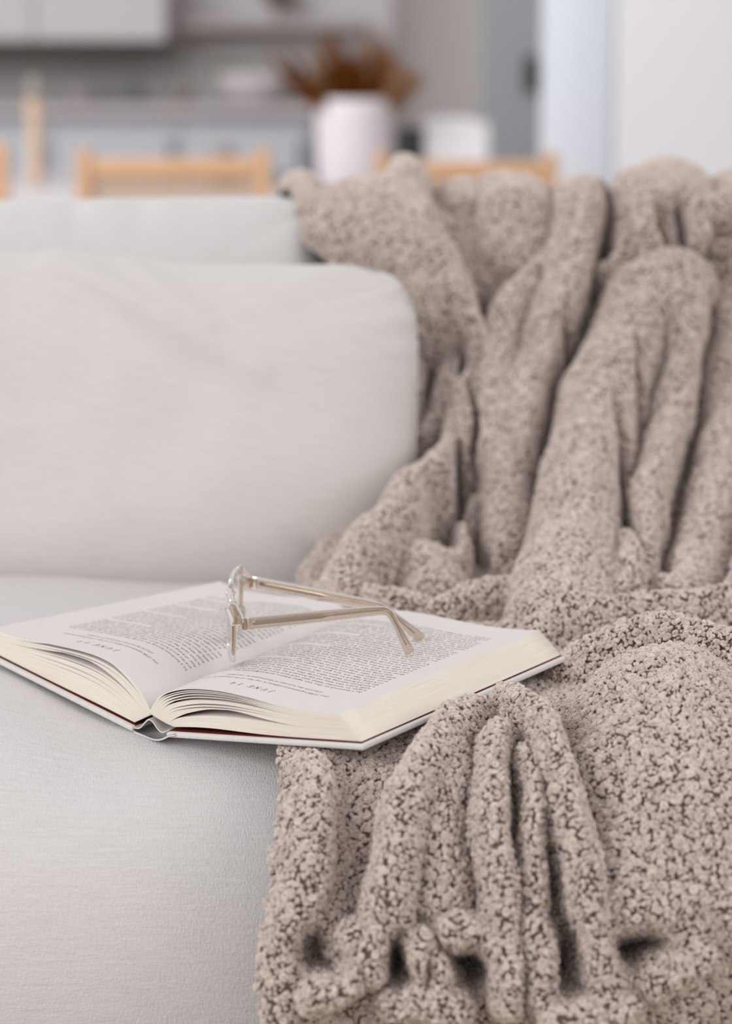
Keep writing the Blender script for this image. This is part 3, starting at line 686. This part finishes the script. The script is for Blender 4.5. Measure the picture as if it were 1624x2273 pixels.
def up4(a):
    xi = np.linspace(0, a.shape[0] - 1, NX); ti = np.linspace(0, a.shape[1] - 1, NT)
    x0 = np.clip(xi.astype(int), 0, a.shape[0] - 2); t0 = np.clip(ti.astype(int), 0, a.shape[1] - 2); fx = (xi - x0)[:, None]; ft = (ti - t0)[None]
    g = lambda i, j: a[np.ix_(x0 + i, t0 + j)]
    return g(0, 0) * (1 - fx) * (1 - ft) + g(1, 0) * fx * (1 - ft) + g(0, 1) * (1 - fx) * ft + g(1, 1) * fx * ft
n1 = up4(nzf(22, 1)); n2 = up4(nzf(48, 5)); n3 = up4(nzf(12, 9)); n4 = up4(nzf(14, 21))
WX = GX + .006 * n1 + .0018 * n2; WT = GT + .006 * n4                      # warped coordinates so that folds wander
acc = np.zeros_like(GX); K = 7.0
for pts, wa, wb, kk in R:
    U = [unp(*p) if len(p) == 3 else p for p in pts]; amp_ = 1.28 if np.mean([u[1] for u in U]) > t_seat else 1.08; hts = [(p[2] if len(p) == 3 else p[3]) * amp_ for p in pts]
    D0 = np.mean([u[2] for u in U]); wa_, wb_ = wa * D0 / F, wb * D0 / F
    P = spline([(u[0], u[1], h_) for u, h_ in zip(U, hts)], 6 * len(pts)) if len(pts) > 2 else np.array([(u[0], u[1], h_) for u, h_ in zip(U, hts)])
    m = max(wa_, wb_); x0, x1 = P[:, 0].min() - m - .02, P[:, 0].max() + m + .02; t0, t1 = P[:, 1].min() - m - .02, P[:, 1].max() + m + .02
    i0, i1 = np.searchsorted(bx, x0), np.searchsorted(bx, x1); j0, j1 = np.searchsorted(tt, t0), np.searchsorted(tt, t1)
    if i1 <= i0 or j1 <= j0: continue
    sx, st_ = WX[i0:i1, j0:j1], WT[i0:i1, j0:j1]; best = np.full(sx.shape, 1e9); hh = np.zeros_like(sx)
    for a, b_ in zip(P[:-1], P[1:]):
        dx, dt = b_[0] - a[0], b_[1] - a[1]; l2 = dx * dx + dt * dt + 1e-12
        q = np.clip(((sx - a[0]) * dx + (st_ - a[1]) * dt) / l2, 0, 1); rx = sx - a[0] - q * dx; rt = st_ - a[1] - q * dt
        cr = (dx * (st_ - a[1]) - dt * (sx - a[0])); w_ = np.where(cr > 0, wa_, wb_); dd = np.hypot(rx, rt) / w_
        up = dd < best; best = np.where(up, dd, best); hh = np.where(up, a[2] + (b_[2] - a[2]) * q, hh)
    dome = hh * np.clip(1 - best ** 2, 0, 1) ** kk
    acc[i0:i1, j0:j1] += dome ** K
H_ = acc ** (1 / K)
for px, py, wx_, wy_, dp in pits:
    x, t, D = unp(px, py, .02); ky = abs((tt[min(NT - 1, int(t / tt[1]) + 5)] - tt[int(t / tt[1])]) / max(1e-6, abs(pix(0, bY[min(NT - 1, int(t / tt[1]) + 5)], bZ[min(NT - 1, int(t / tt[1]) + 5)])[1] - pix(0, bY[int(t / tt[1])], bZ[int(t / tt[1])])[1])))
    H_ -= dp * np.exp(-(((WX - x) / (wx_ * D / F)) ** 2 + ((WT - t) / (wy_ * ky)) ** 2) ** 1.7)
low = ss(tt[-1] - .16, tt[-1] - .02, GT)
H_ = H_ + .0035 * n1 + .0016 * n2 + .004 * n3 + low * (.006 * n2 + .006 * n1)
H_ = np.maximum(H_, -.004 - .040 * ss(.535, .49, bZ)[None] - .042 * ss(.562, .60, bZ)[None])
# left border of the cloth, in photo pixels
LB = np.array([(330, 622), (400, 622), (450, 650), (570, 676), (640, 800), (900, 850), (980, 850), (1130, 770), (1200, 715), (1290, 655), (1350, 665), (1450, 650), (1560, 640), (1660, 618), (1750, 622), (1850, 612), (1950, 598), (2050, 585), (2150, 560), (2200, 572), (2300, 592), (3000, 600)])
_, y0_, D_ = pix(0, bY, bZ); xl = np.interp(y0_, LB[:, 0], LB[:, 1]); back = tt < tt[int(np.argmin(np.where(tt < .6, np.abs(bY - 2.36), 9)))]
xl = np.where(back, 622, xl); XL = (xl - 812) / F * D_ 
XL = np.convolve(np.pad(XL, 12, mode='edge'), np.ones(25) / 25, 'valid')
XLw = XL[None, :] + .004 * n1 + .003 * n2
de = np.minimum(WX - XLw, .485 + .010 * n1 + .02 * n3 - GX)
roll = np.sqrt(np.clip(1 - (1 - np.clip(de / .012, 0, 1)) ** 2, 0, 1))
H_ = H_ * (.25 + .75 * roll) * (.5 + .5 * ss(0, .05, de)) + .005 * roll
# keep clear of the book boards and the seat
BXY = [BD['R'][k][:2] for k in range(4)]
PXw = GX.copy(); PYw = bY[None] + nY[None] * H_; PZw = bZ[None] + nZ[None] * H_
def clamp_under(side):
    global H_
    a0, b0, b1, a1 = BD[side]; e1 = (b0 - a0)[:2]; e2 = (a1 - a0)[:2]; det = e1[0] * e2[1] - e1[1] * e2[0]
    yw = bY[None] + nY[None] * H_; rx = GX - a0[0]; ry = yw - a0[1]
    u = (rx * e2[1] - ry * e2[0]) / det; v = (-rx * e1[1] + ry * e1[0]) / det
    zb = a0[2] + u * (b0 - a0)[2] + v * (a1 - a0)[2] + u * v * (b1 - b0 - a1 + a0)[2]
    lim = (zb - .0085 - bZ[None]) / np.maximum(nZ[None], .3)
    out = np.maximum(np.maximum(-u, u - 1), np.maximum(-v, v - 1))            # <0 inside
    lim = lim + np.clip((out - .03), 0, None) * .35
    m = (out < .6) & (nZ[None] > .5) & (bY[None] > 1.35)
    H_ = np.where(m, np.minimum(H_, lim), H_)
clamp_under('R'); clamp_under('L')
PYw = bY[None] + nY[None] * H_; PZw = bZ[None] + nZ[None] * H_
keep = (de > 0)
V = np.stack([GX, PYw, PZw], -1).reshape(-1, 3)
f = grid_faces(NX, NT); kf = keep.reshape(-1)[f].all(1) ; f = f[kf]
used = np.unique(f); remap = np.full(len(V), -1); remap[used] = np.arange(len(used))
blanket = mesh_obj('blanket', V[used], remap[f], M_woolbase)
tag(blanket, 'bulky taupe boucle wool blanket draped over the sofa back and seat', 'blanket')

# little curled yarn loops covering the cloth (countless: one stuff part)
def yarn(seed):
    r = random.Random(seed); V = []; Fc = []; kind = seed % 4
    n = 13; R0 = r.uniform(.0011, .0019); path = []
    turn = r.uniform(1.4, 2.3) * math.pi if kind < 3 else .8 * math.pi
    for i in range(n):
        t = i / (n - 1); a = t * turn; rr = R0 * (1 - .55 * t * (kind != 3)); z = .0009 + .0013 * math.sin(t * math.pi) + .0005 * r.random()
        path.append((rr * math.cos(a) * (1.35 if kind == 2 else 1), rr * math.sin(a), z))
    rad = r.uniform(.0010, .0014)
    ns_ = 4
    for st in range(ns_):
        ph = 2 * math.pi * st / ns_ + r.uniform(-.3, .3); off = rad * .58; pth = []
        for i, p in enumerate(path):
            q = path[min(i + 1, n - 1)]; o_ = path[max(i - 1, 0)]; tg = (Vector(q) - Vector(o_)).normalized(); sd = tg.cross(Vector((0, 0, 1))).normalized(); u2 = sd.cross(tg)
            a2 = ph + 2.6 * i / (n - 1); env = 1 - .5 * abs(2 * i / (n - 1) - 1) ** 3; pth.append(tuple(Vector(p) + (sd * math.cos(a2) + u2 * math.sin(a2)) * off * env))
        sr = rad * r.uniform(.42, .55)
        Va, Fa = sweep(pth, lambda t: [(sr * (1 - .55 * abs(2 * t - 1) ** 3) * math.cos(q), sr * (1 - .55 * abs(2 * t - 1) ** 3) * math.sin(q)) for q in np.linspace(0, 2 * math.pi, 6)[:-1]])
        b0 = len(V); V += Va; Fc += [tuple(i + b0 for i in f_) for f_ in Fa]
    for k in range(9):   # stray fibres
        p = Vector(path[r.randrange(n)]) ; d_ = Vector((r.uniform(-1, 1), r.uniform(-1, 1), r.uniform(.1, .8))).normalized(); c_ = Vector((r.uniform(-1, 1), r.uniform(-1, 1), r.uniform(-1, 1))) * .0009
        q0 = p + d_ * rad * .6; ln_ = r.uniform(.0012, .0028); w_ = Vector((-d_.y, d_.x, 0)).normalized() * .00005; b0 = len(V)
        for s_ in (0, .5, 1.0):
            c = q0 + d_ * ln_ * s_ + c_ * s_ * s_; V += [tuple(c - w_ * (1 - .6 * s_)), tuple(c + w_ * (1 - .6 * s_))]
        Fc += [(b0, b0 + 1, b0 + 3, b0 + 2), (b0 + 2, b0 + 3, b0 + 5, b0 + 4)]
    me = bpy.data.meshes.new('yarn_loop'); me.from_pydata(V, [], Fc); me.update(); me.materials.append(M_wool); me.polygons.foreach_set('use_smooth', [True] * len(me.polygons))
    return bpy.data.objects.new('yarn_loop', me)
loops = [yarn(k) for k in range(8)]
ng = bpy.data.node_groups.new('boucle', 'GeometryNodeTree')
ng.interface.new_socket('Geometry', in_out='INPUT', socket_type='NodeSocketGeometry'); ng.interface.new_socket('Geometry', in_out='OUTPUT', socket_type='NodeSocketGeometry')
gi = ng.nodes.new('NodeGroupInput'); go = ng.nodes.new('NodeGroupOutput')
oi = ng.nodes.new('GeometryNodeObjectInfo'); oi.inputs['Object'].default_value = blanket; oi.transform_space = 'RELATIVE'
dp = ng.nodes.new('GeometryNodeDistributePointsOnFaces'); dp.distribute_method = 'POISSON'; dp.inputs['Distance Min'].default_value = .00212; dp.inputs['Density Max'].default_value = 900000
ip = ng.nodes.new('GeometryNodeInstanceOnPoints'); ip.inputs['Pick Instance'].default_value = True
jn = ng.nodes.new('GeometryNodeJoinGeometry')
for lo in reversed(loops):
    o_ = ng.nodes.new('GeometryNodeObjectInfo'); o_.inputs['Object'].default_value = lo; o_.inputs['As Instance'].default_value = True; ng.links.new(o_.outputs['Geometry'], jn.inputs[0])
rv = ng.nodes.new('FunctionNodeRandomValue'); rv.data_type = 'FLOAT'; rv.inputs[2].default_value = .48; rv.inputs[3].default_value = 1.08
rr = ng.nodes.new('FunctionNodeRandomValue'); rr.data_type = 'FLOAT_VECTOR'; rr.inputs[0].default_value = (-.55, -.55, 0); rr.inputs[1].default_value = (.55, .55, 6.283); rr.inputs['Seed'].default_value = 4
ri = ng.nodes.new('FunctionNodeRandomValue'); ri.data_type = 'INT'; ri.inputs[4].default_value = 0; ri.inputs[5].default_value = len(loops) - 1; ri.inputs['Seed'].default_value = 9
rt_ = ng.nodes.new('FunctionNodeRotateRotation') if hasattr(bpy.types, 'FunctionNodeRotateRotation') else None
rt_.rotation_space = 'LOCAL'
ng.links.new(oi.outputs['Geometry'], dp.inputs['Mesh']); ng.links.new(dp.outputs['Points'], ip.inputs['Points']); ng.links.new(jn.outputs[0], ip.inputs['Instance'])
ng.links.new(ri.outputs[2], ip.inputs['Instance Index']); ng.links.new(rv.outputs[1], ip.inputs['Scale'])
ng.links.new(dp.outputs['Rotation'], rt_.inputs[0]); ng.links.new(rr.outputs[0], rt_.inputs[1]); ng.links.new(rt_.outputs[0], ip.inputs['Rotation'])
ng.links.new(ip.outputs[0], go.inputs[0])
pile = mesh_obj('boucle_loops', [(0, 0, 0), (.001, 0, 0), (0, .001, 0)], [(0, 1, 2)], M_wool, blanket)
md = pile.modifiers.new('boucle', 'NODES'); md.node_group = ng
tag(pile, kind='stuff')

# ------------------------------------------------------------------ dining corner behind the sofa
def dining_chair(px0, px1, pytop, Y):
    xa = (px0 - 812) / F * Y * .99; xb = (px1 - 812) / F * Y * .99; zt = PY(800, pytop, Y)[2]; cx = (xa + xb) / 2
    t = empty('dining_chair', (cx, Y, 0)); obs = []
    pw = .032
    for x in (xa, xb - pw):
        obs.append(bm_obj('back_post', box(x, x + pw, Y, Y + .035, 0, zt + .012), M_oak, bevel=.006, segs=3))
    obs.append(bm_obj('top_rail', box(xa + pw, xb - pw, Y + .004, Y + .03, zt - .045, zt - .006), M_oak, bevel=.006, segs=3))
    obs.append(bm_obj('lower_rail', box(xa + pw, xb - pw, Y + .004, Y + .03, zt - .24, zt - .21), M_oak, bevel=.005))
    for x in (xa, xb - pw): obs.append(bm_obj('leg', box(x, x + pw, Y + .38, Y + .412, 0, .40), M_oak, bevel=.005))
    obs.append(bm_obj('seat', box(xa, xb, Y - .005, Y + .42, .39, .425), M_oak, bevel=.01, segs=3))
    # woven back: cords criss-crossing
    bm = bmesh.new(); n = 30
    for k in range(n):
        x = xa + pw + (xb - xa - 2 * pw) * (k + .5) / n; box(x - .0028, x + .0028, Y + .013 + .004 * (k % 2), Y + .017 + .004 * (k % 2), zt - .21, zt - .045, bm)
    for k in range(13):
        z = zt - .205 + .16 * k / 12; box(xa + pw, xb - pw, Y + .015, Y + .019, z - .003, z + .003, bm)
    obs.append(bm_obj('woven_back', bm, M_rattan)); reparent(t, *obs); return t
c1 = dining_chair(166, 600, 345, 5.2); tag(c1, 'light oak dining chair with woven back, centred behind the pale cushions', 'chair', 'dining chairs at the table')
c2 = dining_chair(830, 1240, 352, 5.2); tag(c2, 'light oak dining chair whose top rail shows above the taupe blanket', 'chair', 'dining chairs at the table')
c3 = dining_chair(-420, 14, 332, 5.1); tag(c3, 'light oak dining chair with only a post showing at the left edge', 'chair', 'dining chairs at the table')
zt = PY(800, 428, 5.75)[2]
tb = empty('dining_table', (-.1, 5.95, 0)); obs = [bm_obj('table_top', box(-1.15, .42, 5.66, 6.5, zt - .035, zt), M_cabw, bevel=.005)]
for x in (-1.08, .30):
    for y in (5.72, 6.38): obs.append(bm_obj('leg', box(x, x + .05, y, y + .05, 0, zt - .035), M_oak, bevel=.005))
reparent(tb, *obs); tag(tb, 'low pale dining table between the chairs, just above the cushion line', 'table')
# vase
YV = 5.88; s = YV * 1.0 / F
vx = (785 - 812) * s; vt = PY(785, 218, YV)[2]; rv_ = 84 * s; hv = vt - zt
V, Fc = lathe([(0, .0005), (rv_ * .86, .0005), (rv_ * .93, .012), (rv_ * .98, hv * .4), (rv_ * 1.0, hv * .8), (rv_ * .97, hv * .97), (rv_ * .93, hv), (rv_ * .86, hv), (rv_ * .84, hv * .9), (rv_ * .82, .02), (0, .015)], 48, (vx, YV, zt))
vase = mesh_obj('vase', V, Fc, M_ceramic); tag(vase, 'tall white ceramic vase holding dried brown plumes', 'vase')
# dried plumes
def plume(base, tip, rad, matl, parent, seed):
    r = random.Random(seed); b0 = Vector(base); b1 = Vector(tip); V, Fc = sweep([b0, b0.lerp(b1, .5) + Vector((0, 0, .01)), b1], lambda t: [(.0012 * math.cos(a), .0012 * math.sin(a)) for a in (0, 2.1, 4.2)])
    ax = (b1 - b0).normalized(); ln_ = (b1 - b0).length
    for k in range(90):
        t = .25 + .75 * k / 89; c = b0.lerp(b1, t); d_ = Vector((r.uniform(-1, 1), r.uniform(-1, 1), r.uniform(-1, 1))).normalized(); d_ = (d_ - ax * d_.dot(ax)).normalized() * .8 + ax * .7
        rr_ = rad * (math.sin(min(1, (1 - t) * 1.9 + .12) * 1.57)) * r.uniform(.6, 1.1); e = c + d_ * rr_; w_ = ax.cross(d_).normalized() * rad * .2; n0 = len(V)
        m_ = c.lerp(e, .6) + Vector((0, 0, rad * .1)); V += [tuple(c), tuple(m_ + w_), tuple(e), tuple(m_ - w_)]; Fc.append((n0, n0 + 1, n0 + 2, n0 + 3))
    o = mesh_obj('plume', V, Fc, matl, smooth=False); reparent(parent, o)
bq = empty('dried_bouquet', (vx, YV, vt))
tips = [(600, 125), (640, 120), (660, 150), (665, 180), (690, 120), (705, 90), (720, 70), (738, 58), (745, 85), (760, 110), (775, 130), (790, 120), (805, 100), (820, 80), (835, 66), (850, 80), (862, 95), (875, 110), (890, 140), (905, 150), (930, 160), (940, 175), (905, 190), (680, 190), (700, 150), (730, 130), (750, 140), (800, 140), (830, 120), (850, 130), (700, 175), (720, 160), (760, 160), (790, 160), (820, 165), (850, 170), (870, 185), (690, 200), (740, 180), (780, 185), (835, 190)]
for k, (tx, ty) in enumerate(tips):
    yy = YV + random.uniform(-.07, .07); tip = PY(tx, ty, yy); base = (vx + (tip[0] - vx) * .35 + random.uniform(-.02, .02), YV + (yy - YV) * .5, vt - .06)
    plume(base, tip, .032 if ty > 100 else .022, M_tan if tx > 868 or (k % 9 == 4) else M_brown, bq, k)
tag(bq, 'fan of dried brown and tan plumes standing in the white vase', 'dried flowers')
# things beyond the table
YB = DW
def at(px, Y): return (px - 812) / F * Y * .99
def zat(py, Y): return PY(800, py, Y)[2]
Yc = 8.15
cnt = empty('sideboard', (at(330, Yc), 8.35, 0)); ztop = zat(232, Yc)
obs = [bm_obj('worktop', box(at(-500, Yc), at(700, Yc), Yc, DW - .02, ztop - .035, ztop), M_counter, bevel=.004), bm_obj('body', box(at(-480, Yc), at(690, Yc), Yc + .08, DW - .02, .02, ztop - .037), M_cab)]
for k in range(4):
    x0 = at(-470 + k * 290, Yc); x1 = at(-470 + k * 290 + 284, Yc); d_ = bm_obj('door', box(x0, x1, Yc + .06, Yc + .079, .06, ztop - .075), M_cab, bevel=.003)
    kx = x1 - .03; h = bm_obj('handle', box(kx, kx + .012, Yc + .045, Yc + .06, ztop - .22, ztop - .12), M_dark); h.parent = d_; obs.append(d_)
reparent(cnt, *obs); tag(cnt, 'long pale grey sideboard against the back wall with small items on top', 'sideboard')
# wall cabinet; the shadow gap below it is a solid dark-coloured strip
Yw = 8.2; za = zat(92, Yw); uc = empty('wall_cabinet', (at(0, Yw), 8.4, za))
obs = [bm_obj('body', box(at(-500, Yw), at(372, Yw), Yw, DW - .01, za, za + .6), M_cabw, bevel=.003), bm_obj('shadow_strip', box(at(-495, Yw), at(362, Yw), Yw + .01, DW - .01, za - .034, za - .001), M_dark)]
for k in range(3):
    obs.append(bm_obj('door', box(at(-495 + k * 290, Yw), at(-495 + k * 290 + 285, Yw), Yw - .018, Yw - .001, za + .003, za + .59), M_cabw, bevel=.003))
reparent(uc, *obs); tag(uc, 'pale wall cabinet with a dark shadow strip below it at upper left', 'cabinet')
sh_ = bm_obj('wall_shelf', box(at(400, 8.4), at(800, 8.4), 8.35, DW - .005, zat(66, 8.4), zat(44, 8.4)), mat('shelf_grey', (176, 168, 166), .7), bevel=.003); tag(sh_, 'thin floating greyish shelf high on the back wall', 'shelf')
def pot(name, px, w_, pyt, pyb, Y, matl, label, cat, prof=None, group=None):
    zb = pyb if pyb < 5 else zat(pyb, Y); zt_ = zat(pyt, Y); r_ = w_ / 2 * Y / F; h_ = zt_ - zb
    prof = prof or [(0, 0), (.8, 0), (.95, .1), (1, .5), (.95, .92), (.88, 1), (.78, 1), (.76, .2), (0, .15)]
    V, Fc = lathe([(a * r_, b_ * h_) for a, b_ in prof], 28, (at(px, Y), Y, zb)); o = mesh_obj(name, V, Fc, matl); tag(o, label, cat, group); return o
bowl = [(0, 0), (.4, 0), (.5, .08), (.85, .5), (1, 1), (.94, 1), (.8, .55), (.4, .18), (0, .15)]
M_greyp = mat('grey_stoneware', (126, 124, 126), .6); M_mush = mat('mushroom_glaze', (150, 138, 132), .6); M_leaf = mat('leaf_green', (150, 158, 96), .7)
pot('jar', 285, 66, 182, ztop, 8.3, M_greyp, 'squat grey stoneware jar on the sideboard below the wall cabinet', 'jar')
pot('jar', 180, 80, 190, ztop, 8.3, mat('pale_stone', (160, 150, 150), .6), 'low pale grey jar on the sideboard, left of the darker jar', 'jar')
pot('bowl', 408, 52, 194, ztop, 8.3, M_mush, 'small dark brownish bowl on the sideboard', 'bowl', bowl)
pot('footed_bowl', 620, 88, -30, zat(44, 8.45) + .001, 8.46, mat('umber_glaze', (112, 84, 72), .6), 'round umber bowl on the thin shelf at the top edge, above the plumes', 'bowl', [(0, 0), (.3, 0), (.28, .03), (.1, .06), (.08, .38), (.2, .44), (.5, .46), (.85, .68), (1, 1), (.94, 1), (.8, .7), (.4, .5), (0, .48)])
wb = pot('serving_bowl', 560, 170, 158, ztop, 8.3, M_ceramic, 'wide white bowl with green leaves, left of the vase', 'bowl', [(0, 0), (.5, 0), (.6, .05), (.9, .5), (1, 1), (.96, 1), (.85, .5), (0, .2)])
bm = bmesh.new(); r = random.Random(4)
for k in range(130):
    c = Vector((at(535 + r.uniform(-58, 55), 8.3), 8.3 + r.uniform(-.07, .05), zat(168 + r.uniform(-28, 14), 8.3))); a = r.uniform(0, 6.28); d_ = Vector((math.cos(a), math.sin(a), r.uniform(-.2, .6))).normalized() * .022; s_ = d_.cross(Vector((0, 0, 1))).normalized() * .009
    v = [bm.verts.new(q) for q in (c - d_, c + s_ + Vector((0, 0, .003)), c + d_, c - s_ + Vector((0, 0, .003)))]; bm.faces.new(v)
gb = bm_obj('leafy_greens', bm, M_leaf); tag(gb, 'loose green leaves heaped in the wide white bowl', 'greens', kind='stuff')
pot('bowl', 493, 56, 322, zt, 6.0, M_mush, 'small dark round dish on the dining table above the chair', 'bowl')
pot('tray_dish', 655, 110, 384, zt, 6.05, M_greyp, 'low grey dish on the dining table left of the vase', 'dish')
pot('canister', 908, 64, 282, zt, 6.15, mat('dark_green_glaze', (70, 76, 72), .5), 'dark grey green canister between vase and white box', 'canister', [(0, 0), (.95, 0), (1, .03), (1, .86), (.97, .9), (1, .92), (1, .98), (.9, 1), (0, 1)])
# white box with a slightly pitched lid
bm = bmesh.new(); Yx = 6.0; x0, x1 = at(944, Yx), at(1086, Yx); z1 = zat(282, Yx)
box(x0, x1, Yx, Yx + .13, zt, z1, bm); M_boxw = mat('white_box_paint', (246, 242, 243), .6); bx_ = bm_obj('white_box', bm, M_boxw, bevel=.008, segs=3)
bm = bmesh.new(); za_ = zat(264, Yx); zb_ = zat(276, Yx)
v = [bm.verts.new(q) for q in ((x0 - .003, Yx - .003, z1 + .001), (x1 + .003, Yx - .003, z1 + .001), (x1 + .003, Yx + .133, z1 + .001), (x0 - .003, Yx + .133, z1 + .001), (x0, Yx, za_), (x0 + .1, Yx, za_), (x1, Yx, zb_), (x1, Yx + .13, zb_), (x0 + .1, Yx + .13, za_), (x0, Yx + .13, za_))]
for f_ in ((0, 3, 2, 1), (4, 5, 8, 9), (5, 6, 7, 8), (0, 1, 6, 5, 4), (3, 9, 8, 7, 2), (0, 4, 9, 3), (1, 2, 7, 6)): bm.faces.new([v[i] for i in f_])
lid = bm_obj('lid', bm, M_boxw, bx_); tag(bx_, 'white lidded box behind the right chair', 'box')
# upright wooden pole with grey top
Yp = 6.05; bm = bmesh.new(); xp = at(77, Yp)
pe = empty('wooden_pole', (xp, Yp, zt)); r_ = 19 * Yp / F
V, Fc = lathe([(0, 0), (r_, 0), (r_, .01), (r_ * .9, .03), (r_ * .88, zat(225, Yp) - zt - .02), (r_, zat(222, Yp) - zt), (0, zat(221, Yp) - zt)], 24, (xp, Yp, zt)); a = mesh_obj('body', V, Fc, mat('pale_wood', (200, 172, 150), .6))
V, Fc = lathe([(0, 0), (r_ * .8, 0), (r_ * .7, .02), (r_ * .75, .04), (r_ * .4, .055), (0, .058)], 24, (xp, Yp, zat(221, Yp))); b_ = mesh_obj('grey_cap', V, Fc, mat('greige_cap', (150, 142, 132), .6)); reparent(pe, a, b_)
tag(pe, 'tall pale wooden pole with a dull grey cap at far left', 'pole')
